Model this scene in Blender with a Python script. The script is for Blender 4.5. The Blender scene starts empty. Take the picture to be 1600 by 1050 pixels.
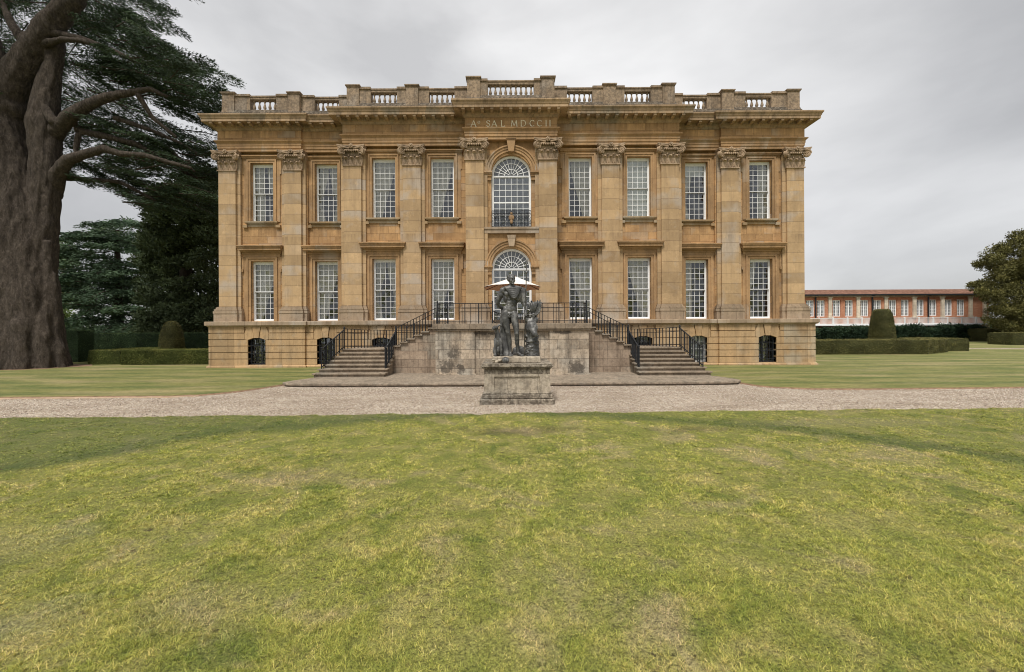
import bpy, bmesh, math, random
import numpy as np
from mathutils import Vector, Matrix, noise as mnoise
PI = math.pi
scn = bpy.context.scene
COL = scn.collection

# ------------------------------------------------------------------ camera
EYE = 1.9; F = 640.0
cam_d = bpy.data.cameras.new('camera'); cam = bpy.data.objects.new('camera', cam_d); COL.objects.link(cam)
cam.location = (0, 0, EYE); cam.rotation_euler = (PI/2, 0.0053, 0)
cam_d.sensor_width = 36; cam_d.lens = 36*F/1600; cam_d.shift_y = -13/1600
cam_d.clip_start = 0.05; cam_d.clip_end = 3000
scn.camera = cam

# ------------------------------------------------------------------ light
SUN_EL, SUN_AZ = 61, 197          # degrees; azimuth clockwise from +Y
scn.view_settings.view_transform = 'Standard'; scn.view_settings.look = 'None'
scn.view_settings.exposure = 1.32; scn.view_settings.gamma = 1
scn.cycles.filter_width = 1.05
sd = bpy.data.lights.new('sun', 'SUN'); sd.energy = 1.5; sd.angle = math.radians(15); sd.color = (1, .95, .87)
sun = bpy.data.objects.new('sun', sd); COL.objects.link(sun)
_a = math.radians(SUN_AZ); _e = math.radians(SUN_EL)
sdir = Vector((math.sin(_a)*math.cos(_e), math.cos(_a)*math.cos(_e), math.sin(_e)))
sun.rotation_euler = sdir.to_track_quat('Z', 'Y').to_euler(); sun.location = (0, -10, 40)
w = bpy.data.worlds.new('World'); scn.world = w; w.use_nodes = True
nt = w.node_tree; nt.nodes.clear()
def wn(t, **k):
    n = nt.nodes.new(t)
    for a, b in k.items(): setattr(n, a, b)
    return n
wo = wn('ShaderNodeOutputWorld'); bg = wn('ShaderNodeBackground'); bg.inputs[1].default_value = 0.1
sk = wn('ShaderNodeTexSky', sky_type='NISHITA', sun_disc=False); sk.sun_elevation = _e; sk.sun_rotation = _a
tc = wn('ShaderNodeTexCoord')
mp = wn('ShaderNodeMapping'); mp.inputs['Scale'].default_value = (1, 1, 2.0); nt.links.new(tc.outputs['Generated'], mp.inputs[0]); mp.inputs['Rotation'].default_value = (.35, .25, .3)
n1 = wn('ShaderNodeTexNoise'); n1.inputs['Scale'].default_value = 1.5; n1.inputs['Detail'].default_value = 6; n1.inputs['Roughness'].default_value = .5; n1.inputs['Distortion'].default_value = .35
nt.links.new(mp.outputs[0], n1.inputs[0])
cr = wn('ShaderNodeValToRGB'); cr.color_ramp.elements[0].position = .36; cr.color_ramp.elements[1].position = .66
cr.color_ramp.elements[0].color = (2.2, 2.2, 2.22, 1); cr.color_ramp.elements[1].color = (3.7, 3.69, 3.68, 1)
nt.links.new(n1.outputs[0], cr.inputs[0])
mx = wn('ShaderNodeMix', data_type='RGBA'); mx.inputs[0].default_value = .96
# the cloud is thinner, so brighter, in one broad part of the sky above the house
dp = wn('ShaderNodeVectorMath', operation='DOT_PRODUCT'); dp.inputs[1].default_value = Vector((-.02, .85, .5)).normalized()
nt.links.new(tc.outputs['Generated'], dp.inputs[0])
cr2 = wn('ShaderNodeValToRGB'); cr2.color_ramp.elements[0].position = .72; cr2.color_ramp.elements[1].position = 1.0
cr2.color_ramp.elements[0].color = (.88,.88,.885,1); cr2.color_ramp.elements[1].color = (1.13,1.125,1.12,1)
nt.links.new(dp.outputs['Value'], cr2.inputs[0])
ml = wn('ShaderNodeMix', data_type='RGBA', blend_type='MULTIPLY'); ml.inputs[0].default_value = 1
nt.links.new(cr.outputs[0], ml.inputs[6]); nt.links.new(cr2.outputs[0], ml.inputs[7])
nt.links.new(sk.outputs[0], mx.inputs[6]); nt.links.new(ml.outputs[2], mx.inputs[7])
nt.links.new(mx.outputs[2], bg.inputs[0]); nt.links.new(bg.outputs[0], wo.inputs[0])

# ------------------------------------------------------------------ helpers
def PX(px, Y): return (px-801)*Y/F
def PZ(px, py, Y): return EYE + (512-(px-801)*.0053-py)*Y/F

class MB:
    def __init__(s): s.v = []; s.f = []
    def add(s, vs, fs):
        o = len(s.v); s.v += [tuple(p) for p in vs]; s.f += [tuple(i+o for i in f) for f in fs]; return s
    def box(s, x0, x1, y0, y1, z0, z1):
        v = [(x0,y0,z0),(x1,y0,z0),(x1,y1,z0),(x0,y1,z0),(x0,y0,z1),(x1,y0,z1),(x1,y1,z1),(x0,y1,z1)]
        return s.add(v, [(3,2,1,0),(4,5,6,7),(0,1,5,4),(1,2,6,5),(2,3,7,6),(3,0,4,7)])
    def poly(s, pts, y0, y1):
        # extrude an (x,z) polygon (counter-clockwise seen from -Y) from y0 to y1
        n = len(pts); v = [(x,y0,z) for x,z in pts]+[(x,y1,z) for x,z in pts]
        f = [tuple(range(n)), tuple(range(2*n-1, n-1, -1))]+[(i, i+n, (i+1)%n+n, (i+1)%n) for i in range(n)]
        return s.add(v, f)
    def slab(s, pts, z0, z1):
        n = len(pts); v = [(x,y,z0) for x,y in pts]+[(x,y,z1) for x,y in pts]
        f = [tuple(range(n-1,-1,-1)), tuple(range(n, 2*n))]+[(i, (i+1)%n, (i+1)%n+n, i+n) for i in range(n)]
        return s.add(v, f)
    def tube(s, p0, p1, r0, r1=None, n=8, cap=True):
        p0 = Vector(p0); p1 = Vector(p1); r1 = r0 if r1 is None else r1
        d = (p1-p0).normalized(); a = d.orthogonal().normalized(); b = d.cross(a)
        v = []
        for p, r in ((p0, r0), (p1, r1)):
            for i in range(n):
                t = 2*PI*i/n; v.append(p+a*math.cos(t)*r+b*math.sin(t)*r)
        f = [(i, (i+1)%n, (i+1)%n+n, i+n) for i in range(n)]
        if cap: f += [tuple(range(n-1,-1,-1)), tuple(range(n, 2*n))]
        return s.add(v, f)
    def chain(s, pts, rs, n=8):
        # one continuous tube through the points
        pts = [Vector(p) for p in pts]; m = len(pts); v = []; a = None
        for k, p in enumerate(pts):
            d = (pts[min(k+1, m-1)]-pts[max(k-1, 0)]).normalized()
            a = d.orthogonal().normalized() if a is None else (a-d*a.dot(d)).normalized()
            b = d.cross(a); r = rs[k] if hasattr(rs, '__len__') else rs
            for i in range(n):
                t = 2*PI*i/n; v.append(p+a*math.cos(t)*r+b*math.sin(t)*r)
        f = [tuple(range(n-1,-1,-1)), tuple(range((m-1)*n, m*n))]
        for k in range(m-1):
            f += [(k*n+i, k*n+(i+1)%n, (k+1)*n+(i+1)%n, (k+1)*n+i) for i in range(n)]
        return s.add(v, f)
    def lathe(s, c, prof, n=12):
        cx, cy, cz = c; v = []
        for r, z in prof:
            for i in range(n):
                t = 2*PI*i/n; v.append((cx+r*math.cos(t), cy+r*math.sin(t), cz+z))
        m = len(prof); f = [tuple(range(n-1,-1,-1)), tuple(range((m-1)*n, m*n))]
        for k in range(m-1):
            f += [(k*n+i, k*n+(i+1)%n, (k+1)*n+(i+1)%n, (k+1)*n+i) for i in range(n)]
        return s.add(v, f)
    def ell(s, c, r, n=12, m=8, rot=None):
        v = []; c = Vector(c)
        for j in range(m+1):
            ph = PI*j/m
            for i in range(n):
                t = 2*PI*i/n
                p = Vector((r[0]*math.sin(ph)*math.cos(t), r[1]*math.sin(ph)*math.sin(t), -r[2]*math.cos(ph)))
                if rot is not None: p = rot @ p
                v.append(c+p)
        f = []
        for j in range(m):
            f += [(j*n+i, j*n+(i+1)%n, (j+1)*n+(i+1)%n, (j+1)*n+i) for i in range(n)]
        return s.add(v, f)
    def sweep(s, path, prof, closed=False):
        # path: list of (x,y); outward is to the right-hand side of travel when going left->right seen from the camera (-Y)
        n = len(path); P = [Vector(p) for p in path]; offs = []
        for i in range(n):
            ds = []
            if i > 0: ds.append((P[i]-P[i-1]).normalized())
            if i < n-1: ds.append((P[i+1]-P[i]).normalized())
            ns = [Vector((d.y, -d.x)) for d in ds]
            if len(ns) == 2:
                m = (ns[0]+ns[1]); m = m/(1+ns[0].dot(ns[1])) if 1+ns[0].dot(ns[1]) > .05 else ns[0]
            else: m = ns[0]
            offs.append(m)
        v = []; k = len(prof)
        for i in range(n):
            for o, z in prof: v.append((P[i].x+offs[i].x*o, P[i].y+offs[i].y*o, z))
        f = []
        for i in range(n-1):
            for j in range(k-1): f.append((i*k+j, (i+1)*k+j, (i+1)*k+j+1, i*k+j+1))
        return s.add(v, f)
    def mesh(s, name, smooth=False):
        me = bpy.data.meshes.new(name); me.from_pydata(s.v, [], s.f)
        if smooth: me.polygons.foreach_set('use_smooth', [True]*len(me.polygons))
        me.update(); return me
    def build(s, name, mat, parent=None, smooth=False, **k):
        o = bpy.data.objects.new(name, s.mesh(name, smooth)); COL.objects.link(o)
        if mat: o.data.materials.append(mat)
        if parent: o.parent = parent
        for a, b in k.items(): o[a] = b
        return o

def thing(name, label, cat, loc=(0,0,0), group=None):
    o = bpy.data.objects.new(name, None); COL.objects.link(o); o.location = loc
    o.empty_display_size = .2; o['label'] = label; o['category'] = cat
    if group: o['group'] = group
    return o
def tag(o, label, cat, group=None, kind=None):
    o['label'] = label; o['category'] = cat
    if group: o['group'] = group
    if kind: o['kind'] = kind
    return o
def copy_tree(o, parent=None, kids=None):
    c = o.copy(); COL.objects.link(c)
    if parent: c.parent = parent; c.matrix_parent_inverse = o.matrix_parent_inverse.copy()
    for ch in KIDS.get(o.name, []): copy_tree(ch, c)
    return c
KIDS = {}
def bevel(o, w, seg=1):
    m = o.modifiers.new('bevel', 'BEVEL'); m.width = w; m.segments = seg; m.limit_method = 'ANGLE'; m.angle_limit = math.radians(40); return o

# ------------------------------------------------------------------ materials
class NM:
    def __init__(s, name, rough=.85):
        s.m = bpy.data.materials.new(name); s.m.use_nodes = True; s.t = s.m.node_tree
        s.b = s.t.nodes['Principled BSDF']; s.b.inputs['Roughness'].default_value = rough
        s.b.inputs['Specular IOR Level'].default_value = .25
        s.g = s.t.nodes.new('ShaderNodeNewGeometry')
    def n(s, t, **k):
        x = s.t.nodes.new(t)
        for a, b in k.items(): setattr(x, a, b)
        return x
    def L(s, a, b): s.t.links.new(a, b)
    def pos(s, sc=(1,1,1), loc=(0,0,0), rot=(0,0,0)):
        m = s.n('ShaderNodeMapping'); m.inputs['Scale'].default_value = sc; m.inputs['Location'].default_value = loc; m.inputs['Rotation'].default_value = rot
        s.L(s.g.outputs['Position'], m.inputs[0]); return m.outputs[0]
    def noise(s, sc, det=4, ro=.55, vec=None, dist=0):
        x = s.n('ShaderNodeTexNoise'); x.inputs['Scale'].default_value = sc; x.inputs['Detail'].default_value = det
        x.inputs['Roughness'].default_value = ro; x.inputs['Distortion'].default_value = dist
        s.L(vec if vec is not None else s.g.outputs['Position'], x.inputs['Vector']); return x.outputs[0]
    def vor(s, sc, vec=None, feat='F1', out=0, rnd=1):
        x = s.n('ShaderNodeTexVoronoi'); x.feature = feat; x.inputs['Scale'].default_value = sc; x.inputs['Randomness'].default_value = rnd
        s.L(vec if vec is not None else s.g.outputs['Position'], x.inputs['Vector']); return x.outputs[out]
    def ramp(s, f, stops, interp='LINEAR'):
        x = s.n('ShaderNodeValToRGB'); e = x.color_ramp.elements; x.color_ramp.interpolation = interp
        while len(e) < len(stops): e.new(.5)
        for i, (p, c) in enumerate(stops):
            e[i].position = p; e[i].color = (c, c, c, 1) if not hasattr(c, '__len__') else (*c, 1)
        s.L(f, x.inputs[0]); return x.outputs[0]
    def mix(s, f, a, b, mode='MIX'):
        x = s.n('ShaderNodeMix', data_type='RGBA', blend_type=mode)
        for i, q in ((0, f), (6, a), (7, b)):
            if isinstance(q, (int, float)): x.inputs[i].default_value = q if i == 0 else (q, q, q, 1)
            elif isinstance(q, tuple): x.inputs[i].default_value = (*q, 1)
            else: s.L(q, x.inputs[i])
        return x.outputs[2]
    def math(s, op, a, b=None, c=None, clamp=False):
        x = s.n('ShaderNodeMath', operation=op); x.use_clamp = clamp
        for i, q in enumerate((a, b, c)):
            if q is None: continue
            if isinstance(q, (int, float)): x.inputs[i].default_value = q
            else: s.L(q, x.inputs[i])
        return x.outputs[0]
    def sep(s, v=None):
        x = s.n('ShaderNodeSeparateXYZ'); s.L(v if v is not None else s.g.outputs['Position'], x.inputs[0]); return x.outputs
    def comb(s, x_, y_, z_):
        x = s.n('ShaderNodeCombineXYZ')
        for i, q in enumerate((x_, y_, z_)):
            if isinstance(q, (int, float)): x.inputs[i].default_value = q
            else: s.L(q, x.inputs[i])
        return x.outputs[0]
    def attr(s, name, out=2):
        x = s.n('ShaderNodeAttribute'); x.attribute_name = name; return x.outputs[out]
    def orand(s): return s.n('ShaderNodeObjectInfo').outputs['Random']
    def brick(s, vec, bw, rh, mort=.01, smooth=.1, off=.5, c1=0., c2=1., cm=.5):
        x = s.n('ShaderNodeTexBrick'); x.offset = off
        x.inputs['Scale'].default_value = 1; x.inputs['Brick Width'].default_value = bw; x.inputs['Row Height'].default_value = rh
        x.inputs['Mortar Size'].default_value = mort; x.inputs['Mortar Smooth'].default_value = smooth
        x.inputs['Color1'].default_value = (c1,)*3+(1,); x.inputs['Color2'].default_value = (c2,)*3+(1,); x.inputs['Mortar'].default_value = (cm,)*3+(1,)
        s.L(vec, x.inputs['Vector']); return x.outputs
    def bump(s, h, st=.5, d=.02, prev=None):
        x = s.n('ShaderNodeBump'); x.inputs['Strength'].default_value = st; x.inputs['Distance'].default_value = d
        s.L(h, x.inputs['Height'])
        if prev is not None: s.L(prev, x.inputs['Normal'])
        return x.outputs[0]
    def done(s, col, normal=None, rough=None):
        if isinstance(col, tuple): s.b.inputs['Base Color'].default_value = (*col, 1)
        else: s.L(col, s.b.inputs['Base Color'])
        if normal is not None: s.L(normal, s.b.inputs['Normal'])
        if rough is not None: s.L(rough, s.b.inputs['Roughness'])
        return s.m

def stone(name, base, alt, dark, grey=None, bw=.9, rh=.36, mort=.006, stain=.35, blockvar=.35, lichen=0., greyamt=.2, usey=1.0, soot=(), ledges=()):
    q = NM(name, .9); X_, Y_, Z_ = q.sep()
    v = q.comb(q.math('ADD', X_, q.math('MULTIPLY', Y_, usey)), Z_, 0)
    c = q.ramp(q.noise(1.1, 6, .6), [(.3, base), (.7, alt)])
    if bw:
        br = q.brick(v, bw, rh, mort*.75, off=0 if bw > 3 else .5)
        wn_ = q.n('ShaderNodeTexWhiteNoise'); 
        bv = q.ramp(br[0], [(0, 1-blockvar), (1, 1+blockvar*.35)])
        c = q.mix(1, c, bv, 'MULTIPLY')
        if grey:   # odd replaced blocks of a greyer stone
            br2 = q.brick(q.comb(q.math('ADD', q.math('ADD', X_, q.math('MULTIPLY', Y_, usey)), bw*12), q.math('ADD', Z_, rh*40), 0), bw, rh, 0, off=0 if bw > 3 else .5)
            gm = q.math('MULTIPLY', q.ramp(q.noise(.9, 2), [(.45, 0.), (.62, 1.)]), q.ramp(br2[0], [(1-greyamt*2.6, 0.), (1-greyamt*1.6, 1.)]))
            c = q.mix(q.math('MULTIPLY', gm, .75), c, grey)
        c = q.mix(q.math('MULTIPLY', br[1], .65), c, dark)
    # vertical streaks and blotches
    st = q.noise(1, 5, .65, q.pos((2.2, 2.2, .35)))
    st2 = q.noise(1, 6, .7, q.pos((9, 9, .5), (3, 1, 2)))
    c = q.mix(q.math('MULTIPLY', q.ramp(st2, [(.52, 0.), (.7, 1.)]), stain*.7), c, dark)
    c = q.mix(q.math('MULTIPLY', q.ramp(q.noise(3.5, 7, .7, q.pos(loc=(1, 7, 3))), [(.56, 0.), (.7, 1.)]), .35), c, tuple(min(.8, x*1.35) for x in base))
    c = q.mix(q.math('MULTIPLY', q.ramp(st, [(.5, 0.), (.75, 1.)]), stain), c, dark)
    c = q.mix(q.math('MULTIPLY', q.ramp(q.noise(6, 6, .7), [(.52, 0.), (.72, 1.)]), stain*.8), c, dark)
    c = q.mix(q.math('MULTIPLY', q.ramp(q.noise(2.3, 4, .6, q.pos(loc=(9, 3, 5))), [(.58, 0.), (.72, 1.)]), .35), c, grey or alt)
    if lichen:
        l = q.ramp(q.noise(9, 8, .75), [(.5-lichen*.12, 0.), (.56, 1.)])
        c = q.mix(q.math('MULTIPLY', l, min(1, lichen)), c, (.08, .065, .05))
        l2 = q.ramp(q.noise(17, 5, .7, q.pos(loc=(4, 8, 1))), [(.6, 0.), (.66, 1.)])
        c = q.mix(q.math('MULTIPLY', l2, .5*lichen), c, (.46, .40, .33))
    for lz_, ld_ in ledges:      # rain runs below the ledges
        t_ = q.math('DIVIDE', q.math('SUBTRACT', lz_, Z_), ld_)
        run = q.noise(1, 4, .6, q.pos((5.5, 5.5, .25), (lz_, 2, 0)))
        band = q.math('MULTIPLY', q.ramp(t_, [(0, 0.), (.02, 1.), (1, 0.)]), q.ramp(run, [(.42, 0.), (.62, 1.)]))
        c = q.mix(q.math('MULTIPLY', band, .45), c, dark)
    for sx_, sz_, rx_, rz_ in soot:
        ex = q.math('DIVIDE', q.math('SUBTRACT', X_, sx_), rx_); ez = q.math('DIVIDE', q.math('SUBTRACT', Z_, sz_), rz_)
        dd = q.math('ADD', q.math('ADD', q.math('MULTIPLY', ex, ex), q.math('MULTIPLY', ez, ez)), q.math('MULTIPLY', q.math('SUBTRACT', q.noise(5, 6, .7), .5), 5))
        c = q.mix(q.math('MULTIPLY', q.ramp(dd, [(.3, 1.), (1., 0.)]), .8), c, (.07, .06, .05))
    h = q.noise(28, 5, .7)
    nrm = q.bump(h, .35, .012)
    if bw: nrm = q.bump(q.math('SUBTRACT', 1, br[1]), .5, .008, nrm)
    return q.done(c, nrm)

M = {}
OCH = (.47, .268, .098); OCH2 = (.40, .235, .095); GRY = (.40, .32, .24); DRK = (.13, .075, .038)
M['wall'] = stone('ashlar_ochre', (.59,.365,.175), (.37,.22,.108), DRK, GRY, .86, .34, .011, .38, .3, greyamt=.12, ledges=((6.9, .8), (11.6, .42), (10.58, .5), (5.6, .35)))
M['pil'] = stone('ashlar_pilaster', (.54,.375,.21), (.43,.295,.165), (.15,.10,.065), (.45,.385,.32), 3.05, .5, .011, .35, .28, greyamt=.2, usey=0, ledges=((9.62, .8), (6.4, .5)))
M['trim'] = stone('ashlar_trim', (.50,.315,.16), (.32,.20,.108), (.12,.08,.045), GRY, 1.3, 3, .005, .5, .2, greyamt=.12)
M['sill'] = stone('sill_stone', (.42,.29,.155), (.34,.24,.14), (.12,.08,.05), (.42,.37,.29), 1.3, 3, .005, .5, .2, greyamt=.3)
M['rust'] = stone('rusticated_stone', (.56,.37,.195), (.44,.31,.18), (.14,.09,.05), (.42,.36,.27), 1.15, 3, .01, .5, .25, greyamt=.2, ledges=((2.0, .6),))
M['pale'] = stone('pale_band_stone', (.43,.325,.225), (.33,.25,.175), (.12,.09,.065), (.42,.37,.31), .8, 3, .008, .5, .2)
M['cap'] = stone('capital_stone', (.50,.37,.25), (.34,.245,.165), (.06,.045,.033), (.42,.35,.25), 0, 0, 0, .8, 0)
M['corn'] = stone('cornice_stone', (.50,.35,.215), (.31,.215,.135), (.06,.045,.032), (.25,.22,.17), 1.2, 5, .006, .7, .2)
M['para'] = stone('parapet_stone', (.44,.325,.22), (.31,.235,.165), (.085,.062,.045), (.37,.32,.27), 1.1, 5, .006, .6, .2, lichen=.55)
M['parabase'] = stone('parapet_lichen_stone', (.34,.275,.21), (.23,.185,.14), (.05,.045,.036), (.32,.31,.27), 1.1, 5, .006, .6, .2, lichen=1.)
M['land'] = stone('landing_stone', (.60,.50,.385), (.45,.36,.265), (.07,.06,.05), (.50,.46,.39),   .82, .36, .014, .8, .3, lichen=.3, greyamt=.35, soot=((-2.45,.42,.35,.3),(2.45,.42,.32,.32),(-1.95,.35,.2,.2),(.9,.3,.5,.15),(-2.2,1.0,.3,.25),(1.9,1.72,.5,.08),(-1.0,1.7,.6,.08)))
M['step'] = stone('step_stone', (.37,.295,.215), (.27,.215,.16), (.065,.052,.04), (.28,.26,.22), 1.2, 6, .01, .7, .15, lichen=.3)
M['stair'] = stone('stair_wall_stone', (.46,.36,.27), (.32,.24,.175), (.075,.052,.038), (.3,.27,.22), .7, .33, .01, .75, .25, lichen=.2)
M['ped'] = stone('pedestal_stone', (.60,.52,.41), (.46,.39,.30), (.075,.065,.048), (.38,.36,.31), .75, 3, .008, .5, .2, lichen=.45)
M['pedbase'] = stone('pedestal_lichen_stone', (.52,.45,.355), (.36,.31,.24), (.06,.052,.04), (.32,.31,.27), .75, 3, .008, .5, .2, lichen=.9)
M['pave'] = stone('paving_stone', (.38,.31,.235), (.28,.23,.175), (.08,.065,.045), (.35,.33,.28), 0, 0, 0, .6, .15, lichen=.5)

def simple(name, c, rough=.5, var=.15, sc=8, bump=.1, metal=0):
    q = NM(name, rough); q.b.inputs['Metallic'].default_value = metal
    d = tuple(x*(1-var) for x in c); l = tuple(min(1, x*(1+var)) for x in c)
    n_ = q.noise(sc, 5, .6)
    return q.done(q.ramp(n_, [(.3, d), (.7, l)]), q.bump(n_, bump, .01))
M['white'] = simple('painted_white_wood', (.86,.87,.88), .45, .05)
M['shade_bar_grey'] = simple('rail_shade_and_transom_grey', (.42,.42,.42), .6, .2)  # dark grey for the painted shadow line at meeting rails, and for transoms
M['iron'] = simple('black_iron', (.022,.024,.028), .45, .25)
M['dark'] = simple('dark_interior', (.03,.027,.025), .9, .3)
M['parasol_top'] = simple('parasol_canvas', (.80,.77,.72), .8, .04, 20)
M['parasol_in'] = simple('parasol_lining', (.66,.40,.29), .85, .05, 20)
M['wood'] = simple('brown_wood', (.13,.07,.04), .55, .3)
M['letter'] = simple('worn_pale_lettering', (.85,.76,.60), .85, .25, 6)
M['gold'] = simple('worn_gilding', (.26,.165,.09), .6, .3)
M['roof'] = simple('lead_roof', (.2,.2,.2), .6)

q = NM('window_glass', .03)
o_ = q.t.nodes['Material Output']; tr = q.n('ShaderNodeBsdfTransparent'); tr.inputs[0].default_value = (.86,.88,.88,1)
gl = q.n('ShaderNodeBsdfGlossy'); gl.inputs['Roughness'].default_value = .04; gl.inputs[0].default_value = (.95,.97,1,1)
fr = q.n('ShaderNodeLayerWeight'); fr.inputs[0].default_value = .45
ms = q.n('ShaderNodeMixShader'); wob = q.bump(q.noise(3.2, 3), .5, .05)
sn = q.n('ShaderNodeVectorMath', operation='SNAP'); q.L(q.g.outputs['Position'], sn.inputs[0]); sn.inputs[1].default_value = (.236, 50, .283)
wn_ = q.n('ShaderNodeTexWhiteNoise'); q.L(sn.outputs[0], wn_.inputs[0])
sb_ = q.n('ShaderNodeVectorMath', operation='SUBTRACT'); q.L(wn_.outputs['Color'], sb_.inputs[0]); sb_.inputs[1].default_value = (.5, .5, .5)
sc_v = q.n('ShaderNodeVectorMath', operation='SCALE'); q.L(sb_.outputs[0], sc_v.inputs[0]); sc_v.inputs['Scale'].default_value = .14
ad_ = q.n('ShaderNodeVectorMath', operation='ADD'); q.L(wob, ad_.inputs[0]); q.L(sc_v.outputs[0], ad_.inputs[1])
nz_ = q.n('ShaderNodeVectorMath', operation='NORMALIZE'); q.L(ad_.outputs[0], nz_.inputs[0]); q.L(nz_.outputs[0], gl.inputs['Normal'])
q.L(q.math('ADD', q.math('MULTIPLY', fr.outputs['Fresnel'], .8), .05), ms.inputs[0]); q.L(tr.outputs[0], ms.inputs[1]); q.L(gl.outputs[0], ms.inputs[2]); q.L(ms.outputs[0], o_.inputs[0])
M['glass'] = q.m
q = NM('curtain_cloth', .9)
M['curtain'] = q.done(q.ramp(q.noise(1, 3, .5, q.pos((9, 9, .4))), [(.3, (.60,.56,.47)), (.7, (.80,.77,.69))]))
q = NM('net_blind_cloth', .9)
M['blind'] = q.done(q.ramp(q.noise(1, 2, .5, q.pos((3, 3, .6))), [(.3, (.80,.80,.76)), (.7, (.9,.9,.86))]))
# statue lead
q = NM('weathered_dark_lead', .45); q.b.inputs['Metallic'].default_value = .2
n_ = q.noise(5, 6, .65); up = q.sep(q.g.outputs['Normal'])[2]
c = q.ramp(n_, [(.3, (.045,.045,.045)), (.5, (.10,.099,.097)), (.68, (.28,.275,.265))])
st = q.noise(1, 5, .6, q.pos((14, 14, 1.6))); c = q.mix(q.math('MULTIPLY', q.ramp(st, [(.52, 0.), (.7, 1.)]), .5), c, (.03,.03,.032))
M['lead'] = q.done(c, q.bump(q.noise(45, 4, .6), .25, .008))
# ================================================================== HOUSE
F0, F1, F2, F3 = 20.12, 20.0, 19.45, 18.85     # entablature face planes
WB = .22                                        # wall lies this far behind
HL = [(-14.3, 38), (-14.3, F1), (-10.27, F1), (-10.27, F0), (-7.97, F0), (-7.97, F2), (-2.1, F2), (-2.1, F3)]
PATH = HL + [(-x, y) for x, y in reversed(HL)]
house = thing('country_house', 'large ochre stone country house with giant pilasters, tall white sash windows and roof balustrade', 'country house', (0, 20, 0))
def part(mb, name, mat, parent=house, smooth=False, **k):
    o = mb.build(name, mat, None, smooth, **k)
    o.parent = parent
    w = Matrix.Identity(4); p = parent; t = Vector((0,0,0))
    while p: t = t+p.location; p = p.parent
    o.location = -t
    return o

SPR_U, SPR_L, AR = 9.03, 4.67, .93
# ---- wall with openings
wb = MB()
def panel(x0, x1, y, z0, z1, holes, rev=.3):
    xs = sorted({x0, x1, *[h[0] for h in holes], *[h[1] for h in holes]})
    zs = sorted({z0, z1, *[h[2] for h in holes], *[h[3] for h in holes]})
    for i in range(len(xs)-1):
        for j in range(len(zs)-1):
            a, b, c, d = xs[i], xs[i+1], zs[j], zs[j+1]; mx_, mz_ = (a+b)/2, (c+d)/2
            if any(h[0] < mx_ < h[1] and h[2] < mz_ < h[3] for h in holes): continue
            wb.add([(a,y,c),(b,y,c),(b,y,d),(a,y,d)], [(0,1,2,3)])
    for a, b, c, d in holes:
        wb.add([(a,y,c),(a,y+rev,c),(a,y+rev,d),(a,y,d)], [(0,1,2,3)])
        wb.add([(b,y,c),(b,y+rev,c),(b,y+rev,d),(b,y,d)], [(3,2,1,0)])
        wb.add([(a,y,d),(b,y,d),(b,y+rev,d),(a,y+rev,d)], [(3,2,1,0)])
        wb.add([(a,y,c),(b,y,c),(b,y+rev,c),(a,y+rev,c)], [(0,1,2,3)])
def spandrel(cx, y, zs, r, rev=.3, n=24):
    for s in (-1, 1):
        P = [(cx+s*r*math.cos(PI/2*k/n), zs+r*math.sin(PI/2*k/n)) for k in range(n+1)]
        for k in range(n):
            (a, b), (c, d) = P[k], P[k+1]
            wb.add([(a,y,b),(c,y,d),(cx+s*r,y,zs+r)], [(0,1,2)])
            wb.add([(a,y,b),(c,y,d),(c,y+rev,d),(a,y+rev,b)], [(0,1,2,3)])
OW = .56; UZ = (7.19, 10.08); LZ = (2.29, 5.24); TOPW = 10.62; BOTW = 2.1
def holes(cs): return [(c-OW, c+OW, *UZ) for c in cs]+[(c-OW, c+OW, *LZ) for c in cs]
for s in (-1, 1):
    def xr(a, b): return (a, b) if s > 0 else (-b, -a)
    panel(*xr(10.27, 14.1), F1+WB, BOTW, TOPW, holes([s*12.29]))
    panel(*xr(7.75, 10.27), F0+WB, BOTW, TOPW, holes([s*9.18]))
    panel(*xr(1.88, 7.97-.22), F2+WB, BOTW, TOPW, holes([s*6.12, s*3.31]))
    wb.box(*xr(10.05, 10.27), F1+WB+.001, F0+WB-.001, BOTW, TOPW)
    wb.box(*xr(7.74, 7.75), F2+WB+.001, F0+WB, BOTW, TOPW)
    wb.box(*xr(1.86, 1.879), F3+WB+.001, F2+WB+.01, BOTW, TOPW)
    wb.box(*xr(14.08, 14.1), F1+WB+.001, 38, 0, TOPW)
panel(-1.88, 1.88, F3+WB, BOTW, TOPW, [(-AR, AR, 6.56, SPR_U+AR), (-AR, AR, 2.1, SPR_L+AR)])
spandrel(0, F3+WB-.0, SPR_U, AR); spandrel(0, F3+WB, SPR_L, AR)
wb.box(-14.1, 14.1, 37.9, 38, 0, TOPW)
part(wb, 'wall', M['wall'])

# ---- basement: backing wall, rusticated courses, openings
BO = .3
def offpath(o):
    L_ = [(-14.3-o, 38), (-14.3-o, F1-o), (-10.27+o, F1-o), (-10.27+o, F0-o), (-7.97-o, F0-o), (-7.97-o, F2-o), (-2.1-o, F2-o), (-2.1-o, F3-o)]
    return L_+[(-x, y) for x, y in reversed(L_)]
bops = [s*c for s in (-1, 1) for c in (12.29, 9.02, 6.12, 3.31)]
BW = .43; BZ0, BZ1 = .17, 1.5
bb = MB(); tmp = wb; wb = bb
P = offpath(BO-.05)
for i in range(1, len(P)-2):
    (x0, y0), (x1, y1) = P[i], P[i+1]
    if abs(y0-y1) < 1e-6:
        panel(x0, x1, y0, 0, 2.04, [(c-BW, c+BW, BZ0, BZ1) for c in bops if x0 < c < x1], .4)
    else:
        bb.add([(x0,y0,0),(x1,y1,0),(x1,y1,2.04),(x0,y0,2.04)], [(0,1,2,3)])
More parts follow.
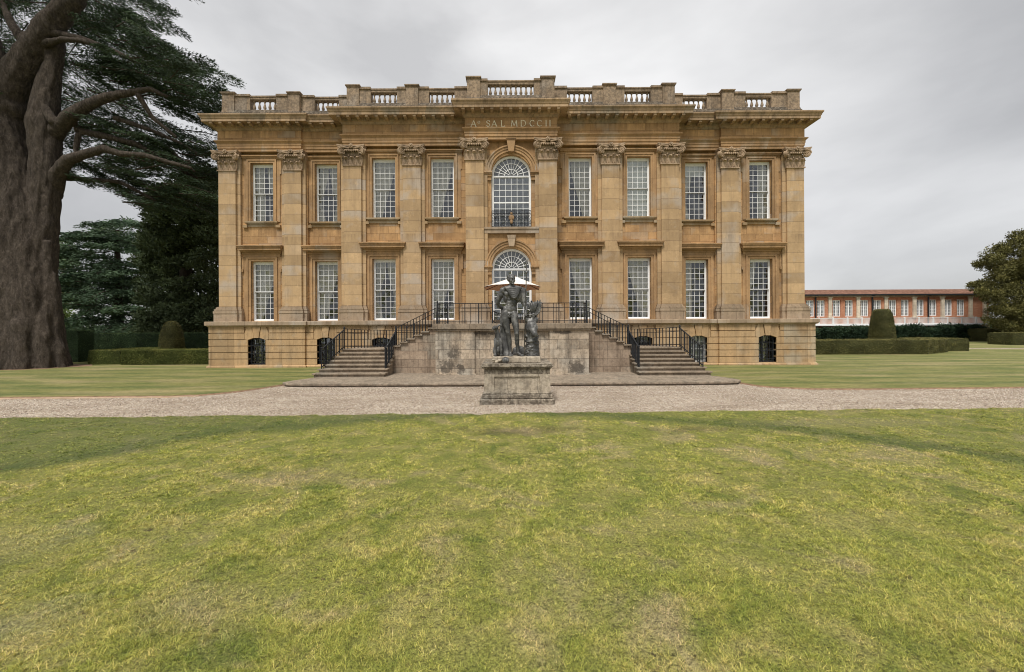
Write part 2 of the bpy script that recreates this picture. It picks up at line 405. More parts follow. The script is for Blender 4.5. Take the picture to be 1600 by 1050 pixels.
bb.box(-14.55, -14.5, P[1][1]+.01, 38, 0, 2.04); bb.box(14.5, 14.55, P[1][1]+.01, 38, 0, 2.04)
part(bb, 'basement_wall', M['rust'])
rc = MB()
P = offpath(BO); gap = .035
zc = [.15+i*.3117 for i in range(7)]
for i in range(1, len(P)-2):
    (x0, y0), (x1, y1) = P[i], P[i+1]
    if abs(y0-y1) > 1e-6: 
        continue
    ret = .35
    for j in range(6):
        z0, z1 = zc[j]+gap/2, zc[j+1]-gap/2
        hw = BW if j < 4 else .60
        cuts = sorted(c for c in bops if x0 < c < x1); xs = [x0]
        for c in cuts: xs += [c-hw, c+hw]
        xs.append(x1)
        for k in range(0, len(xs), 2):
            a, b = xs[k], xs[k+1]
            if b-a < .02: continue
            if a == x0 and P[i-1][1] < y0-.001: a += .002
            e = .012
            rc.poly([(a+e, z0), (b-e, z0), (b, z0+e), (b, z1-e), (b-e, z1), (a+e, z1), (a, z1-e), (a, z0+e)], y0, y0+ret if k in (0,) or b == x1 else y0+.2)
    for c in bops:
        if not x0 < c < x1: continue
        zt = zc[6]-gap/2; zb = zc[4]+gap/2; 
        # segmental head voussoirs + keystone
        rc.poly([(c-.11, BZ1-.03), (c+.11, BZ1-.03), (c+.19, zt), (c-.19, zt)], y0-.03, y0+.2)
        for s in (-1, 1):
            q1 = [(c+s*.14, BZ1-.02), (c+s*.43, BZ1-.12), (c+s*.60+s*-.02, zb+.0), (c+s*.58, zc[5]-gap/2), (c+s*.46, zt), (c+s*.22, zt)]
            if s < 0: q1 = q1[::-1]
            rc.poly(q1, y0, y0+.2)
for s in (-1, 1):      # returns of the courses along the side walls
    for j in range(6):
        x = s*14.6; rc.box(min(x, x-s*.1), max(x, x-s*.1), F1-BO+.36, 37.9, zc[j]+gap/2, zc[j+1]-gap/2)
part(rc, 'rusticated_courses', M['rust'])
pb = MB(); pb.sweep(offpath(0), [(BO-.02, .0), (BO+.07, 0), (BO+.07, .11), (BO+.02, .155), (BO-.04, .155)]); part(pb, 'plinth_course', M['rust'])
sc_ = MB(); sc_.sweep(offpath(0), [(.1, 2.0), (BO+.01, 2.0), (BO+.05, 2.04), (BO+.12, 2.08), (BO+.12, 2.24), (BO+.10, 2.262), (-.6, 2.27)]); part(sc_, 'floor_band', M['pale'])

# basement windows
def basement_window(c, y, light):
    f = MB()
    f.box(c-BW, c-BW+.06, y+.18, y+.24, BZ0, BZ1); f.box(c+BW-.06, c+BW, y+.18, y+.24, BZ0, BZ1)
    f.box(c-BW+.06, c+BW-.06, y+.18, y+.24, BZ0, BZ0+.07); f.box(c-BW+.06, c+BW-.06, y+.18, y+.24, BZ1-.07, BZ1)
    for k in (1, 2): f.box(c-BW+k*.287-.012, c-BW+k*.287+.012, y+.19, y+.22, BZ0+.07, BZ1-.07)
    for k in (1, 2, 3): f.box(c-BW+.06, c+BW-.06, y+.195, y+.215, BZ0+k*.33-.012, BZ0+k*.33+.012)
    wo_ = part(f, 'basement_window', M['white'] if light else M['iron'], label='white framed basement window behind bars' if light else 'dark barred basement window')
    g = MB(); g.box(c-BW, c+BW, y+.245, y+.25, BZ0, BZ1); part(g, 'window_glass', M['glass'], wo_)
    b = MB()
    for k in range(5):
        x = c-BW+.09+k*(2*BW-.18)/4; b.tube((x, y+.07, BZ0), (x, y+.07, BZ1), .013, n=6)
    for z in (.35, .72, 1.1): b.box(c-BW, c+BW, y+.06, y+.08, z-.012, z+.012)
    part(b, 'iron_bars', M['iron'], wo_)
    if light:
        d = MB(); d.box(c-BW, c+BW, y+.3, y+.31, BZ0, BZ1-.1); part(d, 'blind', M['blind'], wo_)
for c in bops:
    ac = abs(c); y = (F1 if ac > 10 else F0 if ac > 8 else F2)-BO+.05
    basement_window(c, y, 9 < c < 9.1)

# dark rooms behind the openings
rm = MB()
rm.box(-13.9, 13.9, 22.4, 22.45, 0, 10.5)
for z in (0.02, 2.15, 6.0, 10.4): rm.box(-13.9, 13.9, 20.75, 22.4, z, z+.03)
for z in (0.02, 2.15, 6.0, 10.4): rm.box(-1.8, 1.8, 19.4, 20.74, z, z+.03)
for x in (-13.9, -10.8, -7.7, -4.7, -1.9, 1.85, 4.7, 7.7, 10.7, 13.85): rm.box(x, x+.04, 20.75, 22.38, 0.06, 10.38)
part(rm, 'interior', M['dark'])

# ---- sash windows
def sash(c, y, z0, z1, cur, blind=0, sag=.0):
    f = MB(); hw = OW; fw = .055; Y0, Y1 = y, y+.09
    f.box(c-hw, c-hw+fw, Y0, Y1+.06, z0, z1); f.box(c+hw-fw, c+hw, Y0, Y1+.06, z0, z1)
    f.box(c-hw+fw, c+hw-fw, Y0, Y1+.06, z1-.11, z1); f.box(c-hw+fw, c+hw-fw, Y0-.04, Y1+.06, z0, z0+.05)
    a, b = c-hw+fw, c+hw-fw; zm = (z0+z1)/2-.02
    # two sashes: upper one in front
    for (s0, s1, yy) in ((zm-.02, z1-.11, Y0+.02), (z0+.05, zm+.02, Y0+.055)):
        st_ = .028
        f.box(a, a+st_, yy, yy+.03, s0, s1); f.box(b-st_, b, yy, yy+.03, s0, s1)
        f.box(a+st_, b-st_, yy, yy+.03, s0, s0+.045); f.box(a+st_, b-st_, yy, yy+.03, s1-.035, s1)
        n = 4; ww = (b-a-2*st_)/n
        for k in range(1, n): f.box(a+st_+k*ww-.0085, a+st_+k*ww+.0085, yy+.002, yy+.028, s0+.045, s1-.035)
        m = 5; hh = (s1-.035-s0-.045)/m
        for k in range(1, m): f.box(a+st_, b-st_, yy+.004, yy+.026, s0+.045+k*hh-.0085, s0+.045+k*hh+.0085)
    wo_ = part(f, 'sash_window', M['white'])
    g = MB(); g.add([(a, Y0+.036, zm), (b, Y0+.036, zm), (b, Y0+.036, z1-.11), (a, Y0+.036, z1-.11)], [(0,1,2,3)])
    g.add([(a, Y0+.071, z0+.05), (b, Y0+.071, z0+.05), (b, Y0+.071, zm), (a, Y0+.071, zm)], [(0,1,2,3)])
    part(g, 'window_glass', M['glass'], wo_)
    g = MB(); g.box(a, b, Y0+.005, Y0+.0195, zm-.028, zm+.006); part(g, 'meeting_rail_shade', M['shade_bar_grey'], wo_)  # added dark strip standing in for the shadow cast by the upper sash
    for kind in cur:
        cm = MB(); n = 44; rows = 14; v = []
        for r in range(rows+1):
            t = r/rows; z = z1-.02-(z1-z0-.04)*t
            if kind == 'L': xa, xb = a-.05, a+(b-a)*(.46-.32*math.exp(-((t-.66)/.3)**2)) 
            elif kind == 'R': xa, xb = b-(b-a)*(.46-.32*math.exp(-((t-.66)/.3)**2)), b+.05
            elif kind == 'l': xa, xb = a-.05, a+(b-a)*.42
            elif kind == 'r': xa, xb = b-(b-a)*.42, b+.05
            elif kind == 'W': xa, xb = a-.05, a+(b-a)*(.9-.75*max(0, (t-.2)))
            elif kind == 'w': xa, xb = b-(b-a)*(.9-.75*max(0, (t-.2))), b+.05
            else: xa, xb = a-.03, b+.03
            for k in range(n+1):
                u = k/n; v.append((xa+(xb-xa)*u, y+(.13 if kind == 'F' else .17)+.03*math.sin(u*19+1.0*math.sin(t*3+c))+.01*math.sin(u*43+c), z))
        fc = [(r*(n+1)+k, r*(n+1)+k+1, (r+1)*(n+1)+k+1, (r+1)*(n+1)+k) for r in range(rows) for k in range(n)]
        cm.add(v, fc); part(cm, 'curtain', M['curtain'] if kind != 'F' else M['blind'], wo_, True)
    if blind:
        d = MB(); d.box(a-.02, b+.02, y+.11, y+.12, z1-(z1-z0)*blind, z1-.02); part(d, 'blind', M['blind'], wo_)
WINS = [(-12.29, F1), (-9.18, F0), (-6.12, F2), (-3.31, F2), (3.31, F2), (6.12, F2), (9.18, F0), (12.29, F1)]
CU = ['lR', 'LR', 'LW', 'LW', 'Rw', 'F', 'L', 'r']; CB = [0, 0, 0, 0, 0, 1, .22, 0]
CL = ['W', 'W', 'LR', 'WR', 'Rw', 'Rw', 'l', 'L']
for (c, Fp), cu, cb, cl in zip(WINS, CU, CB, CL):
    sash(c, Fp+WB+.17, *UZ, cu, cb); sash(c, Fp+WB+.17, *LZ, cl)

def ring(mb, c, hw, z0, z1, wd, y0, y1, bottom=False):
    mb.box(c-hw-wd, c-hw, y0, y1, z0, z1+wd); mb.box(c+hw, c+hw+wd, y0, y1, z0, z1+wd)
    mb.box(c-hw, c+hw, y0, y1, z1, z1+wd)
for c, Fp in WINS:
    y = Fp+WB
    s = MB()       # upper surround
    z0, z1 = UZ
    ring(s, c, OW, z0, z1, .10, y-.05, y+.02); ring(s, c, OW+.10, z0, z1+.10, .07, y-.08, y+.02)
    for sx in (-1, 1):
        xa = c+sx*(OW+.17); xb = c+sx*(OW+.33); s.box(min(xa, xb), max(xa, xb), y-.035, y+.02, z0-.02, z1+.17)
        xa = c+sx*(OW+.33); xb = c+sx*(OW+.39); s.box(min(xa, xb), max(xa, xb), y-.035, y+.02, z1-.55, z1+.17)
    w_ = OW+.39
    s.box(c-w_, c+w_, y-.06, y+.02, z1+.173, z1+.24); s.box(c-w_-.03, c+w_+.03, y-.11, y+.02, z1+.24, z1+.30); s.box(c-w_-.06, c+w_+.06, y-.15, y+.02, z1+.30, z1+.345)
    part(s, 'window_surround', M['trim'])
    s = MB()
    s.box(c-.80, c+.80, y-.15, y+.18, z0-.07, z0-.002); s.box(c-.76, c+.76, y-.11, y+.02, z0-.12, z0-.07)
    s.box(c-.92, c-.70, y-.10, y+.02, z0-.30, z0-.17); s.box(c+.70, c+.92, y-.10, y+.02, z0-.30, z0-.17); s.box(c-.695, c+.695, y-.05, y+.02, z0-.25, z0-.123)
    part(s, 'window_sill', M['sill'])
    s = MB(); z0, z1 = 2.275, LZ[1]    # lower surround
    ring(s, c, OW, z0, z1, .12, y-.05, y+.02); ring(s, c, OW+.12, z0, z1+.12, .08, y-.09, y+.02)
    for sx in (-1, 1):
        xa = c+sx*(OW+.20); xb = c+sx*(OW+.34); s.box(min(xa, xb), max(xa, xb), y-.035, y+.02, z0, z1+.20)
        xa = c+sx*(OW+.34); xb = c+sx*(OW+.43); s.box(min(xa, xb), max(xa, xb), y-.06, y+.02, 4.75, z1+.20)
        s.box(min(xa, xb)+.01, max(xa, xb)-.01, y-.1, y-.06, 4.7, 4.85)
    s.box(c-.9, c+.9, y-.05, y+.02, z1+.203, z1+.355)
    part(s, 'window_surround', M['trim'])
    s = MB(); z = 5.60
    for hw, pr, za, zb in ((.95, .10, 0, .07), (.99, .17, .07, .14), (1.04, .31, .14, .26), (1.07, .35, .26, .32), (1.10, .38, .32, .36)):
        s.box(c-hw, c+hw, y-pr, y+.02, z+za, z+zb)
    s.slab([(c-1.095, y-.375), (c+1.095, y-.375), (c+1.095, y+.02), (c-1.095, y+.02)], z+.36, z+.375)
    part(s, 'window_hood', M['trim'])

# ---- arched centre openings
def arch_ring(mb, cx, zs, r0, r1, y0, y1, n=28, a0=0, a1=PI):
    for k in range(n):
        t0, t1 = a0+(a1-a0)*k/n, a0+(a1-a0)*(k+1)/n
        P_ = [(cx+r*math.cos(t), zs+r*math.sin(t)) for r, t in ((r0,t0),(r1,t0),(r1,t1),(r0,t1))]
        mb.poly(P_, y0, y1)
def arch_window(z0, zs, name, door=False):
    y = F3+WB+.16; f = MB(); R_ = AR-.005
    f.box(-R_, -R_+.1, y, y+.1, z0, zs); f.box(R_-.1, R_, y, y+.1, z0, zs); arch_ring(f, 0, zs, R_-.1, R_, y, y+.1)
    ri = R_-.1
    f.box(-ri, ri, y+.02, y+.09, zs-.09, zs-.02)                               # transom
    arch_ring(f, 0, zs, .30, .325, y+.03, y+.06, 20); arch_ring(f, 0, zs, .57, .592, y+.03, y+.06, 24)
    f.box(-ri, ri, y+.03, y+.06, zs-.02, zs+.01)
    for k in range(1, 12):
        t = PI*k/12; r0 = .1 if k % 2 == 0 else .31
        d = Vector((math.cos(t), 0, math.sin(t))); nrm = Vector((-d.z, 0, d.x))*.011
        a = Vector((0, y+.032, zs))+d*r0; b = Vector((0, y+.032, zs))+d*ri
        f.add([a-nrm, a+nrm, b+nrm, b-nrm, a-nrm+Vector((0,.025,0)), a+nrm+Vector((0,.025,0)), b+nrm+Vector((0,.025,0)), b-nrm+Vector((0,.025,0))],
              [(0,1,2,3), (7,6,5,4), (0,4,5,1), (2,6,7,3), (1,5,6,2), (0,3,7,4)])
    cols = 6
    for k in range(1, cols):
        x = -ri+2*ri*k/cols; wd = .014 if (door and k == 3) else .009
        f.box(x-wd, x+wd, y+.03, y+.058, z0+.06, zs-.09)
    zz = zs-.09; rows = 8; h = (zz-z0)/rows
    for k in range(rows):
        wd = .03 if (k == 4 and not door) or k == 0 else .011
        f.box(-ri, ri, y+.034, y+.055, z0+k*h-(0 if k == 0 else wd), z0+k*h+(.06 if k == 0 else wd))
    wo_ = part(f, name, M['white'])
    g = MB(); g.box(-ri, ri, y+.004, y+.019, zs-.075, zs-.03); part(g, 'transom', M['shade_bar_grey'], wo_)
    g = MB(); g.box(-ri, ri, y+.062, y+.064, z0, zs)
    P_ = [(ri*math.cos(PI*k/20), zs+ri*math.sin(PI*k/20)) for k in range(21)]
    g.add([(x, y+.063, z) for x, z in P_], [tuple(range(21))]); part(g, 'window_glass', M['glass'], wo_)
    return wo_
wa = arch_window(6.62, SPR_U, 'arched_window'); wd_ = arch_window(2.14, SPR_L, 'arched_door', True)
d = MB(); n = 60; v = []
for z in (zz for zz in (9.9, 6.6)):
    for k in range(n+1): v.append((-.95+1.9*k/n, F3+WB+.42+.02*math.sin(k*1.1), z))
d.add(v, [(k, k+1, k+n+2, k+n+1) for k in range(n)])
q = NM('grey_net_curtain', .9); M['net'] = q.done((.30,.29,.28))
part(d, 'net_curtain', M['net'], wa)
d2 = MB(); d2.add([(x, y_, z_-4.4) for x, y_, z_ in v], d.f); part(d2, 'net_curtain', M['net'], wd_)
y = F3+WB
for zs in (SPR_U+.12, SPR_L+.1):
    ar = MB(); arch_ring(ar, 0, zs, AR+.0, AR+.12, y-.05, y+.02); arch_ring(ar, 0, zs, AR+.12, AR+.23, y-.08, y+.02); arch_ring(ar, 0, zs, AR+.23, AR+.29, y-.12, y+.02); part(ar, 'archivolt', M['trim'])
for zs in (SPR_U+.12, SPR_L+.1):
    for s in (-1, 1):
        im = MB()
        for (w_, pr, za, zb) in ((.0, .08, -.40, -.33), (.0, .06, -.33, -.22), (.02, .10, -.22, -.12), (.04, .14, -.12, -.07), (.05, .17, -.07, 0)):
            a, b = sorted((s*(AR-w_), s*1.3)); im.box(a, b, y-pr, y+.14, zs+za, zs+zb)
        part(im, 'impost', M['trim'])
for zs, col in ((SPR_U+.12, 'trim'), (SPR_L+.1, 'pale')):
    ks = MB(); ks.poly([(-.12, zs+AR-.03), (.12, zs+AR-.03), (.2, zs+AR+.48), (-.2, zs+AR+.48)], y-.2, y+.1)
    if zs > 8: ks.box(-.24, .24, y-.22, y+.02, zs+AR+.482, zs+AR+.53)
    part(ks, 'keystone', M[col])
st_ = MB(); st_.box(-1.27, 1.27, y-.16, y+.16, 6.47, 6.56); st_.box(-1.27, 1.27, y-.12, y+.16, 6.28, 6.47); part(st_, 'string_course', M['pale'])
# iron balcony screen of the upper arched window
bl = MB(); yy = y-.05; x0, x1, z0, z1 = -.91, .91, 6.58, 7.33
for z in (z0+.03, z0+.14, z1-.12, z1): bl.box(x0, x1, yy-.012, yy+.012, z-.011, z+.011)
for k in range(13):
    x = x0+(x1-x0)*k/12; bl.tube((x, yy, z0), (x, yy, z1), .011, n=5)
for k in range(12):
    x = x0+(x1-x0)*(k+.5)/12
    for cz, r in ((z0+.27, .062), (z0+.42, .055), (z0+.56, .05), (z1-.06, .045)):
        pts = [(x+r*math.cos(a)*(1-.04*i), yy, cz+r*math.sin(a)*(1-.04*i)) for i, a in enumerate(np.linspace(0, 2*PI, 11))]
        bl.chain(pts, .009, 4)
bo = part(bl, 'balcony_railing', M['iron'])
cr_ = MB(); cr_.ell((0, yy-.03, 7.02), (.1, .03, .14)); cr_.ell((0, yy-.04, 7.2), (.06, .03, .06)); cr_.ell((0, yy-.03, 6.82), (.07, .03, .11)); cr_.ell((-.1, yy-.03, 7.0), (.03, .02, .1)); cr_.ell((.1, yy-.03, 7.0), (.03, .02, .1))
part(cr_, 'crest', M['gold'], bo, True)

# ---- pilasters with bases and composite capitals
def leaf(mb, x, y, z0, h, w, out, curl=.06, ang=0, tip=.3):
    n = 7; ca, sa = math.cos(ang), math.sin(ang); rows = []
    for k in range(n+1):
        t = k/n; ww = w*(.75+.5*math.sin(PI*min(1, t*1.05)))*(1 if t < .8 else 1-.9*(t-.8)/.2*.7)
        o = out*(.25+.2*t)+ (curl*2.4*max(0, t-.6)/.4 if t > .6 else 0); zz = z0+h*(t if t < .88 else .88-(t-.88)*1.6)
        for u, dp in ((-1, -.03), (-.5, .012), (0, -.012), (.5, .012), (1, -.03)):
            lx = u*ww/2*(1+.12*math.sin(t*22)); ly = -(o+dp)
            rows.append((x+lx*ca-ly*sa, y+lx*sa+ly*ca, zz))
    f = [(k*5+i, k*5+i+1, (k+1)*5+i+1, (k+1)*5+i) for k in range(n) for i in range(4)]
    mb.add(rows, f)
def volute(mb, c, ax, r=.15, th=.1):
    # spiral scroll whose axis is ax (a horizontal unit vector)
    ax = Vector(ax).normalized(); up_ = Vector((0,0,1)); sd_ = ax.cross(up_).normalized(); c = Vector(c)
    mb.tube(c-ax*th*.5, c+ax*th*.5, r*.97, n=18)
    for s in (-1, 1):
        pts = []; rs = []
        for i in range(34):
            a = i*.36; rr = r*(1-.028*i)+.0; pts.append(c+ax*s*th*.52+sd_*math.cos(a)*rr+up_*math.sin(a)*rr); rs.append(.028*(1-.016*i))
        mb.chain(pts, rs, 5)
        mb.ell(c+ax*s*th*.55, (.03,.03,.03), 6, 4)
def capital(cx, Fp):
    m = MB(); zb, zt = 9.62, 10.57; w_ = .415; y0, y1 = Fp+.005, Fp+WB+.1
    m.box(cx-w_-.05, cx+w_+.05, y0-.05, y1, zb, zb+.05)
    n = 8
    for k in range(n):
        t0, t1 = k/n, (k+1)/n; f0 = .0+.06*t0**2; m.box(cx-w_-f0+.03, cx+w_+f0-.03, y0-f0+.02, y1, zb+.05+.6*t0, zb+.05+.6*t1)
    for x in (-.285, 0, .285): leaf(m, cx+x, y0, zb+.06, .42, .215, .09, .055)
    for x in (-.40, -.142, .142, .40): leaf(m, cx+x, y0+.03, zb+.06, .56 if abs(x) < .3 else .5, .15, .08, .035)
    for s in (-1, 1):
        leaf(m, cx+s*(w_-.04), y0+.05, zb+.06, .42, .16, .07, .04, s*PI/3.2)
        leaf(m, cx+s*(w_-.02), y0+.16, zb+.06, .40, .17, .06, .04, s*PI/2)
    for k in range(7):    # egg moulding between the scrolls
        x = cx+(k-3)*.1; m.ell((x, y0-.12, zb+.68), (.042, .05, .055), 8, 5)
    m.box(cx-.38, cx+.38, y0-.1, y1, zb+.72, zb+.78)
    for s in (-1, 1):
        d_ = Vector((s, -1, 0)).normalized()
        volute(m, (cx+s*(w_+.085), y0-.10, zb+.665), Vector((s*.75, 1.2, 0)), .17, .12)
        leaf(m, cx+s*.36, y0-.05, zb+.52, .2, .12, .1, .03, s*.6)
        m.tube((cx+s*.1, y0-.1, zb+.8), (cx+s*.5, y0-.16, zb+.86), .035, .04, 6)
        m.ell((cx+s*.22, y0-.12, zb+.72), (.13,.03,.03), 8, 5)
    # concave abacus
    pts = []
    W_ = .62
    for k in range(11):
        u = -1+2*k/10; pts.append((cx+u*W_, y0-.22+.13*(1-u*u)))
    m.slab(pts+[(cx+W_-.03, y1), (cx-W_+.03, y1)], zt-.12, zt-.055)
    pts = [(cx+(px-cx)*1.04, py-.02) for px, py in pts]
    m.slab(pts+[(cx+W_-.0, y1), (cx-W_+.0, y1)], zt-.055, zt-.003)
    for k in range(7):
        a = 2*PI*k/7; m.ell((cx+.075*math.cos(a), y0-.16, zt-.06+.07*math.sin(a)), (.045, .04, .045), 7, 5)
    m.ell((cx, y0-.2, zt-.06), (.04,.04,.04), 7, 5)
    return m
PILS = [(s*c, f) for s in (-1, 1) for c, f in ((13.885, F1), (10.685, F1), (7.545, F2), (4.72, F2), (1.69, F3))]
PILS.sort()
capo = None
for cx, Fp in PILS:
    p = MB(); w_ = .415; y1 = Fp+WB+.02
    p.box(cx-w_, cx+w_, Fp, y1, 2.98, 9.62)
    bwid = w_+.17
    lo, hi = cx-bwid, cx+bwid
    if abs(cx) > 13: lo, hi = max(lo, -14.3), min(hi, 14.3)
    if abs(cx) < 2: lo, hi = (max(lo, -2.1), min(hi, 2.1))
    p.box(lo, hi, Fp+.11, y1, 2.27, 10.6)
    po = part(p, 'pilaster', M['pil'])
    b = MB()
    for e, za, zb in ((.11, 2.262, 2.66), (.13, 2.66, 2.78), (.08, 2.78, 2.80), (.10, 2.80, 2.87), (.06, 2.87, 2.90), (.045, 2.90, 2.96), (.02, 2.96, 2.99)):
        b.box(cx-w_-e, cx+w_+e, Fp-e, y1+.001, za, zb)
        b.box(cx-w_-e-.16, cx+w_+e+.16, Fp+.11-e, y1, za+.001, zb-.001)
    part(b, 'pilaster_base', M['pale'], po)
    c_ = capital(cx, Fp); part(c_, 'capital', M['cap'], po)

# ---- entablature
e = MB(); e.sweep(PATH, [(-.25, 10.571), (0, 10.571), (0, 10.70), (.03, 10.71), (.03, 10.83), (.05, 10.84), (.05, 10.94), (.09, 10.99), (.13, 11.03), (.14, 11.07), (.02, 11.09)])
part(e, 'architrave', M['trim'])
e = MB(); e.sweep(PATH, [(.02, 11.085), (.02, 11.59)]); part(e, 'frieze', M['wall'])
e = MB(); e.sweep(PATH, [(.018, 11.56), (.05, 11.58), (.09, 11.64), (.10, 11.67), (.15, 11.69), (.15, 11.815), (.48, 11.815), (.48, 11.94), (.50, 11.95), (.52, 12.02), (.56, 12.08), (.57, 12.09), (.57, 12.155), (-.3, 12.20)])
corn_o = part(e, 'cornice', M['corn'])
pitch = .45
for i in range(len(PATH)-1):
    (x0, y0), (x1, y1) = PATH[i], PATH[i+1]
    if abs(y0-y1) > 1e-6: continue
    lo = x0+(-.05 if PATH[i-1][1] > y0 else .62); hi = x1-(-.05 if PATH[i+2][1] > y0 else .62)
    n = max(1, round((hi-lo)/pitch))
    for k in range(n+1):
        x = lo+(hi-lo)*k/n
        y = y0; h = .07
        prof = [(.15, 11.69), (.30, 11.70), (.40, 11.74), (.445, 11.73), (.455, 11.76), (.455, 11.814), (.15, 11.814)]
        m_ = len(prof); v = [(x-h, y-o, z) for o, z in prof]+[(x+h, y-o, z) for o, z in prof]
        md = MB(); md.add(v, [tuple(range(m_)), tuple(range(2*m_-1, m_-1, -1))]+[(a, a+m_, (a+1)%m_+m_, (a+1)%m_) for a in range(m_)]); part(md, 'modillion', M['corn'], corn_o)
# side wall modillions are left plain; roof
r_ = MB(); r_.slab([(-14.2, F1+.5), (14.2, F1+.5), (14.2, 37.9), (-14.2, 37.9)], 12.05, 12.25); part(r_, 'roof', M['roof'])

# inscription
LT = {'A': (.8, [[(0,0),(.4,1),(.8,0)], [(.15,.36),(.65,.36)]]), 'S': (.62, [[(.58,.82),(.45,.97),(.25,1),(.06,.86),(.08,.66),(.3,.53),(.52,.4),(.58,.2),(.42,.02),(.2,0),(.02,.16)]]),
      'L': (.6, [[(.05,1),(.05,0),(.6,0),(.6,.14)]]), 'M': (.95, [[(.02,0),(.12,1),(.47,.12),(.83,1),(.93,0)]]), 'D': (.82, [[(.05,0),(.05,1),(.4,1),(.68,.85),(.8,.5),(.68,.15),(.4,0),(.05,0)]]),
      'C': (.78, [[(.76,.82),(.6,.97),(.4,1),(.16,.86),(.03,.5),(.16,.14),(.4,0),(.6,.03),(.76,.18)]]), 'I': (.12, [[(.06,0),(.06,1)]])}
def stroke(mb, pts, t, y):
    for i in range(len(pts)-1):
        a, b = Vector((pts[i][0], 0, pts[i][1])), Vector((pts[i+1][0], 0, pts[i+1][1])); d_ = (b-a).normalized(); n_ = Vector((-d_.z, 0, d_.x))
        tt = t*(1.0 if abs(d_.z) > .3 and d_.x*d_.z <= 0.2 else .6)
        P_ = [a-n_*tt-d_*t*.3, b-n_*tt+d_*t*.3, b+n_*tt+d_*t*.3, a+n_*tt-d_*t*.3]
        mb.poly([(p.x, p.z) for p in P_], y-.004-.0005*i, y+.01)
ins = MB(); H = .275; y = F3-.02; zb = 11.155
def word(x, chars, gap):
    for ch in chars:
        wd, st = LT[ch]
        for s in st: stroke(ins, [(x+px*H, zb+pz*H) for px, pz in s], .017, y)
        for px, pz in {s[0] for s in st if ch in 'AMLDI'}|{s[-1] for s in st if ch in 'AMI'}:
            ins.box(x+px*H-.035, x+px*H+.035, y-.008, y+.01, zb+pz*H-.006, zb+pz*H+.006)
        x += wd*H+gap
    return x
for ch, xx in (('A', -1.83), ('S', -1.13), ('A', -.88), ('L', -.45), ('M', .02), ('D', .46), ('C', .86), ('C', 1.20), ('I', 1.60), ('I', 1.78)): word(xx, ch, 0)
stroke(ins, [(-1.47+.05*math.cos(a), zb+.2+.055*math.sin(a)) for a in np.linspace(0, 2*PI, 11)], .011, y)
part(ins, 'inscription', M['letter'])

# ---- parapet
pp = MB(); PO = -.1
pp.sweep(PATH, [(PO+.06, 12.16), (PO+.06, 12.52), (PO+.02, 12.56), (PO, 12.66), (PO-.34, 12.66), (PO-.36, 12.16)])
part(pp, 'parapet_base', M['parabase'])
piers = [(13.56, 14.16, F1), (10.36, 10.93, F1), (7.24, 7.82, F2), (4.42, 5.0, F2), (1.42, 2.02, F3)]
blocks = [(12.81, 13.56, F1), (10.93, 11.53, F1), (9.70, 10.36, F0), (7.82, 8.5, F0), (6.69, 7.24, F2), (5.0, 5.44, F2), (3.91, 4.42, F2), (2.02, 2.69, F2), (1.07, 1.42, F3)]
def urn_cap(mb, a, b, y, z, t=.0):
    mb.box(a-.03, b+.03, y-.03, y+.39, z-.10, z-.05); mb.box(a-.06, b+.06, y-.06, y+.42, z-.05, z)
for s in (-1, 1):
    for a, b, Fp in piers:
        a, b = sorted((s*a, s*b)); y = Fp+.1; pr = MB(); pr.box(a, b, y-.03, y+.4, 12.3, 13.41); urn_cap(pr, a, b, y-.03, 13.51); part(pr, 'parapet_pier', M['para'])
    for a, b, Fp in blocks:
        a, b = sorted((s*a, s*b)); y = Fp+.13; pk = MB(); pk.box(a, b, y, y+.3, 12.3, 13.33); pk.box(a, b, y-.05, y+.35, 13.33, 13.43); part(pk, 'parapet_block', M['para'])
prof = [(.07,0),(.07,.04),(.045,.06),(.04,.08),(.07,.15),(.074,.2),(.055,.27),(.032,.36),(.03,.41),(.045,.43),(.04,.45),(.062,.47),(.062,.52)]
bal = None
spans = [(-12.81, -11.53, F1), (-9.70, -8.5, F0), (-6.69, -5.44, F2), (-3.91, -2.69, F2), (-1.07, 1.07, F3), (2.69, 3.91, F2), (5.44, 6.69, F2), (8.5, 9.70, F0), (11.53, 12.81, F1)]
for a, b, Fp in spans:
    y = Fp+.27; m = MB(); m.box(a, b, y-.10, y+.10, 13.17, 13.21); m.box(a, b, y-.12, y+.12, 13.21, 13.31); m.box(a, b, y-.15, y+.15, 13.31, 13.37)
    bo = part(m, 'balustrade', M['para'])
    n = round((b-a)/.25)
    for k in range(n):
        x = a+(b-a)*(k+.5)/n
        if bal is None:
            bm_ = MB(); bm_.lathe((0,0,0), prof, 10); bal = part(bm_, 'baluster', M['para'], bo, True); o = bal
        else:
            o = bal.copy(); COL.objects.link(o); o.parent = bo
        o.location = (x, y, 12.655)
        # parent chain translation is cancelled because the balustrade sits at the world origin
# ================================================================== STAIRCASE AND LANDING
stairs = thing('garden_staircase', 'stone double staircase and landing with black iron railings against the house front', 'staircase', (0, 16, 0))
def sp(mb, name, mat, parent=stairs, smooth=False, **k): return part(mb, name, mat, parent, smooth, **k)
PV = .12; LZ_ = 2.06; HLZ = 1.07; YL = 15.5
lm = MB()
for s in (-1, 1):
    a, b = sorted((s*1.42, s*2.9)); lm.box(a, b, YL, YL+.9, PV-.02, 1.78)
lm.box(-1.42, 1.42, YL+.09, YL+.9, PV-.02, 1.78)
lm.box(-2.86, 2.86, YL+.92, 18.5, PV-.02, 1.78)
sp(lm, 'landing_wall', M['land'])
cp = MB(); cp.box(-3.0, 3.0, YL-.10, 18.7, 1.85, LZ_); cp.box(-2.96, 2.96, YL-.06, 18.7, 1.78, 1.85); bevel(sp(cp, 'coping', M['step']), .012)
ft = MB()
